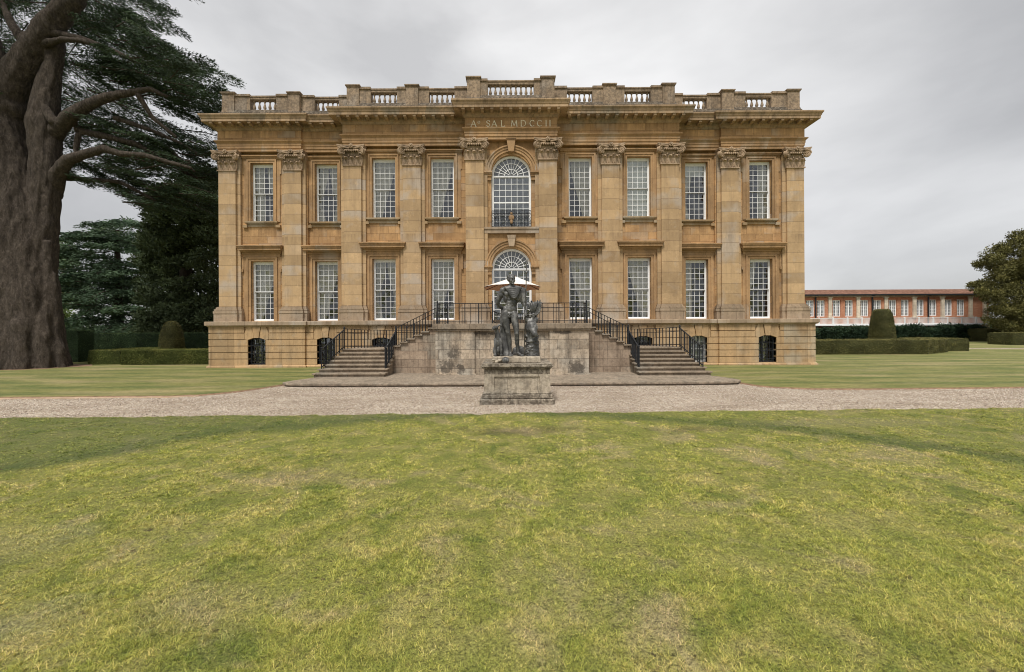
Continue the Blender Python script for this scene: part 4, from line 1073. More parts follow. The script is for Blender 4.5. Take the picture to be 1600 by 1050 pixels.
cg = q.mix(q.math('MULTIPLY', q.ramp(q.noise(.7, 6, .7, q.pos((.45, 2.2, 0), (8, 2, 0))), [(.52, 0.), (.66, 1.)]), .4), cg, (.26,.20,.15))
M['gravel'] = q.done(cg, q.bump(q.math('SUBTRACT', 1, vd), 1, .02))
M['soil'] = simple('cut_turf_soil', (.24,.155,.10), .95, .4, 12)
M['soil2'] = M['soil']
q = NM('pebble', .85); rn = q.attr('rnd'); M['pebble'] = q.done(q.ramp(rn, [(0, (.14,.10,.08)), (.2, (.38,.31,.25)), (.6, (.56,.48,.40)), (1, (.78,.72,.64))]))

g = MB(); g.add([(-1500,-1500,-.09), (1500,-1500,-.09), (1500,1500,-.09), (-1500,1500,-.09)], [(0,1,2,3)])
g.build('ground', M['turf'], None, kind='structure')
g = MB(); g.add([(-70,6.5,0), (70,6.5,0), (70,15.5,0), (-70,15.5,0)], [(0,1,2,3)])
g.build('gravel_path', M['gravel'], None, kind='structure')
def front_edge(x): return 9.12+.022*x+.035*math.sin(x*1.7)+.03*math.sin(x*4.1+1)+.015*math.sin(x*11)
def fh(x, y):
    e = max(0, min(1, (front_edge(x)-y)/.25)); d = min(1, max(0, (8.6-y)/3))
    return -.02+.055*math.sqrt(e)+.05*d*mnoise.noise((x*.35, y*.45, 0))+.012*mnoise.noise((x*2, y*2, 3))
g = MB(); xs = np.concatenate([np.linspace(-70, -16, 28)[:-1], np.linspace(-16, 16, 321), np.linspace(16, 70, 28)[1:]]); NY = 70; v = []
for x in xs:
    fe = front_edge(x)
    for j in range(NY+1):
        t = j/NY; y = fe-(t**1.35)*(fe+6); v.append((x, y, fh(x, y)))
g.add(v, [((i+1)*(NY+1)+j, i*(NY+1)+j, i*(NY+1)+j+1, (i+1)*(NY+1)+j+1)[::-1] for i in range(len(xs)-1) for j in range(NY)])
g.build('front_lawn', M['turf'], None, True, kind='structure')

# back lawn: outline from the path side round the paving
def bl_edge():
    L_ = [(-70, 10.0), (-30, 10.75), (-20, 11.2), (-14, 11.42), (-10.5, 11.5), (-9.6, 11.5), (-9.0, 11.65), (-8.5, 12.0), (-8.1, 12.6), (-7.85, 13.2), (-7.7, 13.75), (-7.45, 14.35), (-7.25, 15.3)]
    R_ = [(7.3, 15.2), (7.45, 14.3), (7.6, 13.6), (7.75, 12.95), (8.1, 12.55), (9.0, 12.25), (10.5, 12.15), (15, 12.3), (22, 12.6), (34, 13.0), (70, 14)]
    return L_, R_
Le, Re = bl_edge()
def dens(P_, n=10):
    o = []
    for (a, b), (c, d) in zip(P_, P_[1:]):
        for k in range(n): t = k/n; x = a+(c-a)*t; y = b+(d-b)*t; o.append((x, y+.018*math.sin(x*7+y*3)+.012*math.sin(x*19)))
    return o+[P_[-1]]
L2, R2 = dens(Le), dens(Re)
outl = L2+[(-7.2, 18.0), (7.2, 18.0)]+R2+[(70, 90), (-70, 90)]
g = MB(); g.slab(outl, -.05, .045); bo = g.build('back_lawn', M['lawn2'], None, kind='structure')
g = MB()
for P_ in (L2, R2):
    v = []
    for i, (x, y) in enumerate(P_):
        a = P_[max(0, i-1)]; b = P_[min(len(P_)-1, i+1)]; t = Vector((b[0]-a[0], b[1]-a[1], 0)).normalized(); nn = Vector((t.y, -t.x, 0))*(1)
        v += [(x+nn.x*.05, y+nn.y*.05, -.01), (x+nn.x*.012, y+nn.y*.012, .034), (x-nn.x*.02, y-nn.y*.02, .048)]
    g.add(v, [((i)*3+j, (i+1)*3+j, (i+1)*3+j+1, i*3+j+1) for i in range(len(P_)-1) for j in range(2)])
g.build('turf_edge', M['soil'], None, kind='structure')
e_ = MB()
for k in range(60):
    xa = -15.2+k*.105; ya = float(np.interp(xa, [p[0] for p in L2], [p[1] for p in L2])); yb_ = float(np.interp(xa+.105, [p[0] for p in L2], [p[1] for p in L2]))
    e_.slab([(xa, ya-.13), (xa+.105, yb_-.13), (xa+.105, yb_-.065), (xa, ya-.065)], -.02, .028)
eo = e_.build('edging_board', simple('bleached_timber', (.52,.38,.27), .85, .2, 5)); tag(eo, 'pale bleached timber board edging the lawn along the gravel', 'edging board')
# paved apron
pts = [(-7.0, 15.4), (-7.35, 14.6), (-7.62, 14.0), (-7.66, 13.65), (-7.4, 13.4), (-6.9, 13.3), (-5.5, 13.24), (0, 13.2), (5.5, 13.24), (6.9, 13.3), (7.4, 13.4), (7.62, 13.65), (7.6, 14.0), (7.4, 14.6), (7.0, 15.4), (7.0, 19), (-7.0, 19)]
g = MB(); g.slab([(x, y) for x, y in pts], .045, PV); g.slab([(x*.993, y+.07) for x, y in pts], -.03, .0449); po_ = bevel(g.build('paving', M['pave'], None, kind='structure'), .015, 2)
g = MB(); bp = [(PX(58, 20.6)+1.95*(1+.12*math.sin(3*a)+.07*math.sin(7*a))*math.cos(a), 20.6+1.75*(1+.12*math.sin(2*a+1)+.06*math.sin(9*a))*math.sin(a)) for a in np.linspace(0, 2*PI, 60)[:-1]]
g.slab(bp, .03, .052); g.build('bare_soil', M['soil'], None, kind='structure')
# thin garden path beyond the right hedge
g = MB(); g.slab([(29, 32.2), (60, 31.0), (60, 31.9), (29, 33.1)], .04, .052); g.build('garden_path', M['gravel'], None, kind='structure')
g = MB(); g.slab([(49.5, 36), (53, 37.6), (55, 36.4), (60, 37), (60, 34.6), (52, 34.4)], .04, .054); g.build('gravel_turning', M['gravel'], None, kind='structure')

# ---- blades of grass on the near lawn, as one sheet of real blades
rng = np.random.default_rng(7)
def blades(zones, name, mat, hfun, hscale=1):
    V = []; T = []; R = []
    for (ya, yb, dn, hh, wd) in zones:
        # area visible between ya and yb: |x| < 1.34*y
        A = (yb-ya)*(ya+yb)/2*1.34*2; nt_ = int(A*dn/13)
        ty = ya+(yb-ya)*rng.random(nt_); tx = (rng.random(nt_)*2-1)*1.34*(ty+.1)
        cl = np.sin(tx*3.1+1.7*np.sin(ty*2.3))*np.sin(ty*3.7+1.3*np.sin(tx*1.9)); keep = rng.random(nt_) < .78+.22*cl; tx, ty, cl = tx[keep], ty[keep], cl[keep]
        th = .5+1.0*rng.random(len(tx))**1.5; trr = rng.random(len(tx))
        cnt = rng.integers(7, 20, len(tx)); ix = np.repeat(np.arange(len(tx)), cnt); n = len(ix)
        ra = rng.random(n)*2*PI; rr_ = np.abs(rng.normal(0, .012+wd*2.2, n)); x = tx[ix]+np.cos(ra)*rr_; y = ty[ix]+np.sin(ra)*rr_
        z = np.array([hfun(a, b) for a, b in zip(x, y)])
        h = hh*(.3+.6*rng.random(n))*th[ix]*(1+.3*cl[ix]); w_ = wd*(.6+.8*rng.random(n))
        ang = ra+rng.normal(0, .8, n); lean = h*(.3+1.5*rng.random(n)**1.3); h = h*(1-.25*rng.random(n)); face = rng.random(n)*PI
        dx, dy = np.cos(ang)*lean, np.sin(ang)*lean; wx, wy = np.cos(face)*w_, np.sin(face)*w_
        b = np.stack([x, y, z-.004], 1); W_ = np.stack([wx, wy, wx*0], 1)
        m1 = b+np.stack([dx*.35, dy*.35, h*.6], 1); tip = b+np.stack([dx, dy, h*.95], 1)
        vs = np.stack([b-W_, b+W_, m1+W_*.75, m1-W_*.75, tip], 1)
        V.append(vs.reshape(-1, 3)); R.append(np.repeat(np.clip(.45*trr[ix]+.6*rng.random(n)-.02, 0, 1), 5))
    V = np.concatenate(V); R = np.concatenate(R); n = len(V)//5; base = np.arange(n)[:, None]*5
    loops = (base+np.array([0,1,2,3, 3,2,4])).ravel()
    starts = (np.arange(n)[:, None]*7+np.array([0, 4])).ravel()
    me = bpy.data.meshes.new(name); me.vertices.add(len(V)); me.vertices.foreach_set('co', V.ravel().astype('f'))
    me.loops.add(len(loops)); me.loops.foreach_set('vertex_index', loops.astype('i'))
    me.polygons.add(2*n); me.polygons.foreach_set('loop_start', starts.astype('i'))
    me.update(calc_edges=True)
    at_ = me.attributes.new('rnd', 'FLOAT', 'POINT'); at_.data.foreach_set('value', R.astype('f'))
    o = bpy.data.objects.new(name, me); COL.objects.link(o); me.materials.append(mat); return o
def fh2(x, y): return fh(x, y) if y < front_edge(x)-.01 else -.3
go = blades([(1.9, 2.8, 40000, .033, .0011), (2.8, 4, 22000, .032, .0014), (4, 6, 9500, .033, .0022), (6, 9.6, 4000, .028, .0034)], 'short_grass', M['blade'], fh2)
tag(go, 'short mown green and straw coloured grass blades of the front lawn', 'grass', kind='stuff')
print('BLADES', len(go.data.polygons)//2)
# pebbles lying loose on the gravel
n = 34000; V = []; R = []
x = rng.uniform(-15.5, 16.5, n); y = rng.uniform(8.8, 13.6, n)
lx = np.array([p[0] for p in L2+R2]); ly = np.array([p[1] for p in L2+R2])
lim = np.interp(x, np.concatenate([lx[:len(L2)][::1], lx[len(L2):]]), np.concatenate([ly[:len(L2)], ly[len(L2):]]))
lim = np.where(np.abs(x) < 7.5, 13.2, lim); fe = np.array([front_edge(a) for a in x]); k = (y < lim) & (y > fe-.03); x, y = x[k], y[k]; n = len(x)
s_ = rng.uniform(.007, .018, n); oc = np.array([[1,0,0],[-1,0,0],[0,1,0],[0,-1,0],[0,0,.7],[0,0,-.7]], float)
V = oc[None]*s_[:, None, None]*rng.uniform(.6, 1.3, (n, 6, 1))+np.stack([x, y, s_*.4], 1)[:, None]
fi = np.array([[0,2,4],[2,1,4],[1,3,4],[3,0,4],[2,0,5],[1,2,5],[3,1,5],[0,3,5]])
def trimesh(name, V, Fi, R, mat, smooth=False):
    me = bpy.data.meshes.new(name); me.vertices.add(len(V)); me.vertices.foreach_set('co', V.ravel().astype('f'))
    k = Fi.shape[1]; me.loops.add(Fi.size); me.loops.foreach_set('vertex_index', Fi.ravel().astype('i'))
    me.polygons.add(len(Fi)); me.polygons.foreach_set('loop_start', (np.arange(len(Fi))*k).astype('i')); me.update(calc_edges=True)
    if R is not None:
        at_ = me.attributes.new('rnd', 'FLOAT', 'POINT'); at_.data.foreach_set('value', R.astype('f'))
    if smooth: me.polygons.foreach_set('use_smooth', [True]*len(Fi))
    me.materials.append(mat); return me
me = trimesh('loose_pebbles', V.reshape(-1, 3), (np.arange(n)[:, None, None]*6+fi[None]).reshape(-1, 3), np.repeat(rng.random(n), 6), M['pebble'])
o = bpy.data.objects.new('loose_pebbles', me); COL.objects.link(o); tag(o, 'loose pinkish beige pebbles scattered over the gravel path', 'pebbles', kind='stuff')

# ================================================================== VEGETATION
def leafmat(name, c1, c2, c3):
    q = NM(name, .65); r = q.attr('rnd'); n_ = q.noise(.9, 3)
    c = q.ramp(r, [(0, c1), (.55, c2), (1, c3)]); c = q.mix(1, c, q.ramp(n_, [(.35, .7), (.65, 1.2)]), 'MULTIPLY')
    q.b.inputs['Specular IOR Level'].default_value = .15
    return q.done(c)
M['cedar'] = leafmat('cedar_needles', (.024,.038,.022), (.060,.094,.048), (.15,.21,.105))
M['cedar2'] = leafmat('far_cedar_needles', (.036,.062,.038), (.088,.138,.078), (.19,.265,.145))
M['dkcon'] = leafmat('dark_conifer_leaves', (.04,.058,.032), (.09,.12,.06), (.18,.23,.115))
M['yew'] = leafmat('yew_leaves', (.055,.055,.02), (.115,.11,.036), (.22,.20,.07))
M['hedge'] = leafmat('hedge_leaves', (.052,.054,.02), (.12,.115,.042), (.23,.21,.075))
M['hedge_dk'] = leafmat('tall_hedge_leaves', (.028,.048,.022), (.062,.098,.042), (.12,.17,.07))
M['box'] = leafmat('low_hedge_leaves', (.04,.050,.013), (.095,.112,.03), (.22,.215,.06))
M['ivy'] = leafmat('wall_shrub_leaves', (.010,.022,.014), (.022,.042,.024), (.06,.10,.05))
q = NM('cedar_bark', .95); v = q.pos((1, 1, .38)); b_ = q.noise(7, 9, .76, v, .5); b2 = q.noise(14, 6, .7, q.pos((1, 1, .5)))
c = q.ramp(b_, [(.3, (.026,.021,.017)), (.5, (.072,.057,.045)), (.72, (.145,.118,.094))])
c = q.mix(q.math('MULTIPLY', q.ramp(b2, [(.54, 0.), (.66, 1.)]), .45), c, (.20,.16,.135))
c = q.mix(q.math('MULTIPLY', q.ramp(b2, [(.34, 1.), (.44, 0.)]), .7), c, (.03,.024,.02))
M['bark'] = q.done(c, q.bump(b_, 1, .12, q.bump(b2, .9, .05)))
M['twig'] = simple('dark_branch_bark', (.05,.037,.028), .95, .3)

def inpoly(px, py, P_):
    r = np.zeros(len(px), bool); n = len(P_)
    for i in range(n):
        x1, y1 = P_[i]; x2, y2 = P_[(i+1) % n]
        if y1 == y2: continue
        c = ((y1 > py) != (y2 > py)) & (px < (x2-x1)*(py-y1)/(y2-y1)+x1); r ^= c
    return r
def sprig_mesh(name, C, D, L_, W_, R, mat, jit=.5):
    """many small pointed leaf tufts: C centres, D directions, L length, W width"""
    n = len(C); D = D/np.linalg.norm(D, axis=1)[:, None]
    u = rng.normal(size=(n, 3)); u[:, 2] *= jit; s_ = np.cross(D, u); s_ /= np.linalg.norm(s_, axis=1)[:, None]+1e-9
    L_ = L_[:, None]; W_ = W_[:, None]
    V = np.stack([C-D*L_*.5, C+s_*W_*.5, C+D*L_*.5, C-s_*W_*.5], 1).reshape(-1, 3)
    return trimesh(name, V, np.arange(4*n).reshape(-1, 4), np.repeat(R, 4), mat)
def plate_tree(root, name, polys, Yr, nplates, plen, mat, leafL, leafW, dirx=1, per=600, seedpt=None, droop=.12, thick=.12, holes=(), twigs=True, tmat=None, flat=.5):
    """layered conifer: each plate is a bough with side shoots lying in a nearly level plane"""
    C = []; D = []; R = []; tw = MB(); polys = [polys] if isinstance(polys[0], tuple) else polys
    P_ = polys[0]; xs_ = [p[0] for p in P_]; ys_ = [p[1] for p in P_]; k = 0; tries = 0
    while k < nplates and tries < nplates*40:
        tries += 1
        px = rng.uniform(min(xs_), max(xs_)); py = rng.uniform(min(ys_), max(ys_)); Y = rng.uniform(*Yr)
        if not inpoly(np.array([px]), np.array([py]), P_)[0]: continue
        if any(inpoly(np.array([px]), np.array([py]), h)[0] for h in holes): continue
        k += 1; c0 = np.array([PX(px, Y), Y, PZ(px, py, Y)])
        sx, sy, sz = seedpt if seedpt else (c0[0], c0[1]+.01, 0)
        d = np.array([c0[0]-sx, c0[1]-sy, 0]); d /= np.linalg.norm(d)+1e-6; d = d+rng.normal(0, .35, 3)*[1, 1, .25]; d[2] += rng.uniform(-.22, .12); d /= np.linalg.norm(d)
        side = np.array([-d[1], d[0], 0]); L0 = plen*rng.uniform(.6, 1.3); lv = rng.random()
        m = per; t = rng.random(m); s_ = rng.uniform(-1, 1, m); wdt = L0*.42*(1-t*.75)
        # cluster along side shoots
        sh = np.round(t*14)/14+rng.normal(0, .012, m)
        pos = c0+d*((sh-.5)*L0)[:, None]+(side*(s_*wdt)[:, None]+d*(np.abs(s_)*wdt*.55)[:, None])
        pos[:, 2] += rng.normal(0, thick, m)*(.35+.65*(1-np.abs(s_)))-droop*L0*(t**2+np.abs(s_)**2*.4)
        dd = side*np.sign(s_)[:, None]*.9+d*.8+rng.normal(0, .45, (m, 3))*[1, 1, flat]
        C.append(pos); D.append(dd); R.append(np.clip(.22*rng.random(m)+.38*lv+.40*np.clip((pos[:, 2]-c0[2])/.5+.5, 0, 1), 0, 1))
        if twigs:
            a = Vector(c0-d*L0*.5); b = Vector(c0+d*L0*.48); b.z -= droop*L0*.7; mid = (a+b)/2+Vector((0,0,.05*L0))
            tw.chain([a, mid, b], [.035*L0/3, .024*L0/3, .008], 4)
            for j in range(7):
                t = .15+.12*j; p = a.lerp(b, t)+Vector((0,0,.02)); sg = (-1)**j
                e = p+Vector(side)*sg*L0*.36*(1-t*.7)+Vector(d)*L0*.2-Vector((0,0,droop*L0*.25)); tw.chain([p, e], [.012, .005], 3)
    C = np.concatenate(C); D = np.concatenate(D); R = np.concatenate(R); n = len(C)
    me = sprig_mesh(name, C, D, leafL*rng.uniform(.6, 1.4, n), leafW*rng.uniform(.6, 1.4, n), R, mat)
    mpart(me, name, mat, root)
    if twigs: part(tw, 'branches', tmat or M['twig'], root)
def clump_tree(root, name, P_, Yr, ncl, cr_, mat, leaf, per=260, holes=(), shape=(1, 1, .6), up=.3):
    C = []; D = []; R = []; xs_ = [p[0] for p in P_]; ys_ = [p[1] for p in P_]; k = 0; tries = 0
    while k < ncl and tries < ncl*40:
        tries += 1
        px = rng.uniform(min(xs_), max(xs_)); py = rng.uniform(min(ys_), max(ys_)); Y = rng.uniform(*Yr)
        if not inpoly(np.array([px]), np.array([py]), P_)[0] or any(inpoly(np.array([px]), np.array([py]), h)[0] for h in holes): continue
        k += 1; c0 = np.array([PX(px, Y), Y, PZ(px, py, Y)]); r = cr_*rng.uniform(.6, 1.3); lv = rng.random()
        v = rng.normal(size=(per, 3)); v /= np.linalg.norm(v, axis=1)[:, None]; rad = rng.random(per)**.45; off = v*rad[:, None]*r*np.array(shape)
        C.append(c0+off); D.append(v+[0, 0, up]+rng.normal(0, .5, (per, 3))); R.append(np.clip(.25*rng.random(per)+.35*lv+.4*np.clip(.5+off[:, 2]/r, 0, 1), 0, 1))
    C = np.concatenate(C); D = np.concatenate(D); R = np.concatenate(R); n = len(C)
    return mpart(sprig_mesh(name, C, D, leaf*rng.uniform(.6, 1.5, n), leaf*.45*rng.uniform(.6, 1.5, n), R, mat, 1), name, mat, root)

# ---- the great cedar
TY = 20.6
def T(px, py, dy=0.): return Vector((PX(px, TY), TY+dy, PZ(px, py, TY)))
cedar = thing('great_cedar', 'huge old cedar with thick twin brown trunks and flat dark boughs', 'tree', (PX(60, TY), TY, 0))
r = lambda px_: px_/2/31.07
tr_ = []
def limb(lst, P_): lst.append(('c', [T(*p[:2], p[3] if len(p) > 3 else 0) for p in P_], [r(p[2]) for p in P_]))
limb(tr_, [(53, 578, 84), (51, 545, 75), (45, 500, 75), (39, 440, 76), (26, 370, 80), (15, 300, 72), (8, 240, 63), (0, 190, 54), (8, 150, 50), (32, 112, 37), (60, 66, 32), (86, 34, 31), (118, 0, 27), (150, -45, 22)])
limb(tr_, [(57, 520, 60, -.2), (53, 460, 56, -.2), (55, 400, 44, .15), (57, 330, 40, .3), (61, 290, 36, .35), (62, 240, 36, .35), (59, 190, 38, .3), (66, 140, 30, .3), (76, 90, 20, .3), (84, 30, 16, .4), (96, -30, 12, .5)])
limb(tr_, [(14, 170, 40), (2, 120, 30), (-14, 60, 26), (-30, 0, 22)])
limb(tr_, [(18, 136, 26), (8, 136, 22), (-20, 100, 24)])
for xa, ya, xb, ra, rb, dy in ((16, 470, 8, 24, 16, -.3), (28, 450, 26, 30, 22, -.9), (44, 480, 48, 26, 22, -1.1), (62, 440, 72, 26, 20, -.95), (78, 470, 92, 22, 17, -.55), (82, 500, 104, 20, 13, -.1), (78, 380, 84, 16, 16, -.1), (20, 520, 10, 20, 22, .4), (86, 428, 88, 9, 14, 0)):
    tr_.append(('c', [T(xa, ya, dy*.3), T((xa*.55+xb*.45), (ya+578)/2, dy*.88), T(xb, 579, dy*1.06)], [r(ra*.6), r((ra+rb)/2), r(rb)]))
tr_ += [('c', [T(16, 137, -.55), T(16, 137, -.75)], [.27, .25])]
def rough(me, a=.05, b=.03):
    n = len(me.vertices); co = np.zeros(n*3, 'f'); me.vertices.foreach_get('co', co); nr = np.zeros(n*3, 'f'); me.vertices.foreach_get('normal', nr); co = co.reshape(-1, 3); nr = nr.reshape(-1, 3)
    for i in range(n):
        x, y, z = map(float, co[i]); k = abs(mnoise.noise((x*1.6, y*1.6, z*.28)))+.5*abs(mnoise.noise((x*4.1, y*4.1, z*.6)))
        co[i] += nr[i]*(a*(.45-k)*1.6+b*mnoise.noise((x*5, y*5, z*1.6)))
    me.vertices.foreach_set('co', co.ravel()); me.update(); return me
tru = mpart(rough(blob(tr_, .05, 4, .5), .06, .06), 'trunk', M['bark'], cedar)
kn = MB(); kn.tube(T(16, 137, -.9), T(16, 137, -1.03), .2, .17, 14); part(kn, 'cut_branch_stub', simple('sawn_wood', (.34,.27,.2), .9, .35, 6), cedar)
_r0 = r; r = lambda w_: _r0(w_)*.82+.02
br_ = []
limb(br_, [(64, 208, 30, .5), (90, 193, 24, .25), (112, 182, 22), (140, 164, 18), (170, 152, 15), (205, 145, 11), (238, 139, 7), (262, 150, 5)])
limb(br_, [(60, 296, 34, .6), (82, 269, 23, .3), (108, 250, 18), (138, 240, 14), (164, 232, 12), (190, 240, 9), (230, 243, 8), (262, 252, 6), (300, 262, 4)])
limb(br_, [(66, 55, 20), (90, 52, 13), (125, 55, 11, .4), (155, 62, 8, .8), (185, 75, 6, 1)])
limb(br_, [(70, 70, 14), (110, 68, 8, -.3), (150, 76, 6, -.6), (200, 96, 4, -1)])
limb(br_, [(86, 190, 14), (76, 172, 12), (72, 165, 9)])
limb(br_, [(110, 197, 12, .5), (150, 203, 10, .8), (190, 212, 8, 1), (225, 236, 6, 1.4), (262, 255, 4, 2)])
limb(br_, [(112, 205, 8, .4), (108, 226, 6, .4), (108, 240, 5, .4)])
limb(br_, [(165, 175, 8, .6), (215, 190, 6, .9), (250, 205, 5, 1.2), (282, 225, 3, 1.6)])
limb(br_, [(205, 200, 5, 1), (235, 215, 5, 1.2), (270, 250, 3, 1.5)]); limb(br_, [(220, 150, 8, 0), (232, 178, 6, .3), (262, 205, 4, .6)])
limb(br_, [(30, 60, 16, .3), (10, 30, 12, .3), (-10, -10, 8, .4)]); limb(br_, [(92, 180, 10, .8), (82, 176, 9, 1), (60, 176, 8, 1.4)])
limb(br_, [(50, 95, 10, .6), (20, 78, 8, 1), (-20, 66, 6, 1.5)]); limb(br_, [(40, 260, 10, 1.5), (130, 262, 6, 2.0), (180, 290, 4, 2.4)])
r = _r0
mpart(rough(blob(br_, .04, 2, .4), .02, .025), 'boughs', M['bark'], cedar)
gaps = [[(84, 268), (120, 262), (170, 268), (225, 300), (235, 345), (80, 345)], [(36, 190), (52, 190), (56, 235), (40, 235)]]
outline = [(-40, -30), (255, -30), (262, 20), (285, 58), (300, 80), (345, 118), (352, 145), (338, 175), (345, 240), (346, 300), (240, 330), (205, 312), (150, 292), (100, 285), (84, 262), (84, 200), (50, 180), (-40, 200)]
seed_ = (PX(60, TY), TY, 0)
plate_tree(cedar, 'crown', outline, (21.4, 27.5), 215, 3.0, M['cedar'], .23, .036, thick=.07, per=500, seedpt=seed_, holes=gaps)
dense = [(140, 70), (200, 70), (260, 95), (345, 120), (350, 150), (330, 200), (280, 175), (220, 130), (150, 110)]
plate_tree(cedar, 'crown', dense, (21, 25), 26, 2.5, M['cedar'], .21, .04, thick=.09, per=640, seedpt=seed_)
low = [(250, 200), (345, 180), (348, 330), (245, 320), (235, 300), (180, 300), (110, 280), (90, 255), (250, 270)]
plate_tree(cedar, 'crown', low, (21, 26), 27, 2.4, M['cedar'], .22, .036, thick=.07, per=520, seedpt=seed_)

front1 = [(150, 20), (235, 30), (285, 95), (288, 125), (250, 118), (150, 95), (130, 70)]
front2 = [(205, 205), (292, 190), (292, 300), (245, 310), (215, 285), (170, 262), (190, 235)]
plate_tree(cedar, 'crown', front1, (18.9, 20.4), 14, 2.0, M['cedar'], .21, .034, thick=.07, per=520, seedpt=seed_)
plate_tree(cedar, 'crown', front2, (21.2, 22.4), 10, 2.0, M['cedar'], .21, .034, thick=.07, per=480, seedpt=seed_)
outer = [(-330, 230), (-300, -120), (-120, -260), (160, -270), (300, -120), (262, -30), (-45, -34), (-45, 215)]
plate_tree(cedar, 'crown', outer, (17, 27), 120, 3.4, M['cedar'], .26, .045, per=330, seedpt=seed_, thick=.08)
# ---- trees behind
far = []; fC = []; fD = []; fR = []
for k in range(420):
    x = rng.uniform(-330, 330); Y = 175+rng.uniform(-8, 8); hgt = 4.6+1.8*math.sin(x*.05)+rng.uniform(-1, 1); n_ = 70
    v_ = rng.normal(size=(n_, 3)); v_ /= np.linalg.norm(v_, axis=1)[:, None]; o_ = v_*np.array([3.2, 2.5, hgt*.5])*rng.random((n_, 1))**.4
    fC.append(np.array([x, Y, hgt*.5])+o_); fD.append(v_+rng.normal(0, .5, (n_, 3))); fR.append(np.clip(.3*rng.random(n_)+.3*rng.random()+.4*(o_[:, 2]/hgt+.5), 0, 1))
fC = np.concatenate(fC); n_ = len(fC); me = sprig_mesh('distant_woodland', fC, np.concatenate(fD), 1.5*rng.uniform(.6, 1.4, n_), 1.0*rng.uniform(.6, 1.4, n_), np.concatenate(fR), M['dkcon'], 1)
o = bpy.data.objects.new('distant_woodland', me); COL.objects.link(o); tag(o, 'far belt of dark woodland along the horizon behind the gardens', 'woodland', kind='stuff')
def trunk_of(root, px, pyb, pyt, Y, w0, w1, mat='twig', lean=0):
    m = MB(); m.chain([(PX(px, Y), Y, 0), (PX(px+lean*.5, Y), Y, PZ(px, (pyb+pyt)/2, Y)), (PX(px+lean, Y), Y, PZ(px, pyt, Y))], [w0, (w0+w1)/2, w1], 10); part(m, 'trunk', M[mat], root, True)
t2 = thing('layered_cedar', 'layered green cedar of flat tiers standing behind the tall hedge by the great trunk', 'tree', (PX(185, 44), 44, 0))
trunk_of(t2, 185, 540, 360, 44, .6, .15)
plate_tree(t2, 'crown', [(84, 385), (110, 362), (150, 350), (188, 342), (235, 352), (262, 400), (262, 470), (258, 505), (245, 528), (100, 528), (96, 470), (88, 420)], (40, 47), 190, 4.4, M['cedar2'], .32, .09, per=460, seedpt=(PX(185, 44), 44.5, 0), thick=.16)
t3 = thing('dark_conifer', 'tall dark bushy conifer rising close against the left corner of the house', 'tree', (PX(290, 34), 34, 0))
trunk_of(t3, 290, 540, 250, 34, .6, .2, lean=6)
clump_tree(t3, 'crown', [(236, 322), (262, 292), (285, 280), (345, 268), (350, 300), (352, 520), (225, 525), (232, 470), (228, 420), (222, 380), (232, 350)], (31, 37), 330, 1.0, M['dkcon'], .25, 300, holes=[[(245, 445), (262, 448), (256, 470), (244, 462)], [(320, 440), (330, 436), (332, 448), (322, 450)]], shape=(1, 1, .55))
t3b = thing('distant_tree', 'pale green far tree glimpsed at the picture edge left of the great trunk', 'tree', (PX(-10, 60), 60, 0))
trunk_of(t3b, -10, 530, 400, 60, .5, .2)
clump_tree(t3b, 'crown', [(-60, 430), (-20, 400), (14, 430), (22, 480), (14, 525), (-60, 525)], (57, 63), 36, 1.8, M['hedge'], .4, 240)
t3c = thing('bright_tree', 'yellow green distant tree showing between the great trunk and the layered cedar', 'tree', (PX(100, 66), 66, 0))
trunk_of(t3c, 100, 530, 420, 66, .4, .2)
clump_tree(t3c, 'crown', [(84, 400), (98, 378), (118, 400), (125, 470), (120, 520), (80, 520)], (64, 68), 26, 1.7, leafmat('bright_leaves', (.06,.09,.03), (.11,.16,.05), (.2,.26,.09)), .4, 240)
t4 = thing('spreading_yew', 'wide dark green yew with a domed crown at the right edge by the brick wing', 'tree', (PX(1605, 45), 45, 0))
trunk_of(t4, 1605, 532, 450, 45, .55, .25)
mm = MB()
for p in ((1570, 470), (1550, 440), (1640, 420), (1590, 410), (1560, 500)): mm.chain([(PX(1604, 45), 45, PZ(1604, 500, 45)), (PX((p[0]+1604)/2, 45), 45.3, PZ(p[0], p[1]*.45+500*.55, 45)), (PX(p[0], 45), 45, PZ(p[0], p[1], 45))], [.2, .13, .05], 6)
part(mm, 'branches', M['twig'], t4)
yp = [(1518, 436), (1528, 415), (1545, 398), (1570, 378), (1600, 362), (1640, 352), (1665, 380), (1670, 530), (1560, 524), (1545, 505), (1548, 470), (1535, 470), (1524, 460)]
clump_tree(t4, 'crown', yp, (42, 48), 330, .78, M['yew'], .2, 300, holes=[[(1550, 446), (1562, 442), (1564, 452), (1552, 458)], [(1575, 436), (1592, 434), (1594, 440), (1577, 446)], [(1584, 450), (1600, 444), (1600, 452), (1588, 457)]], shape=(1, 1, .8))

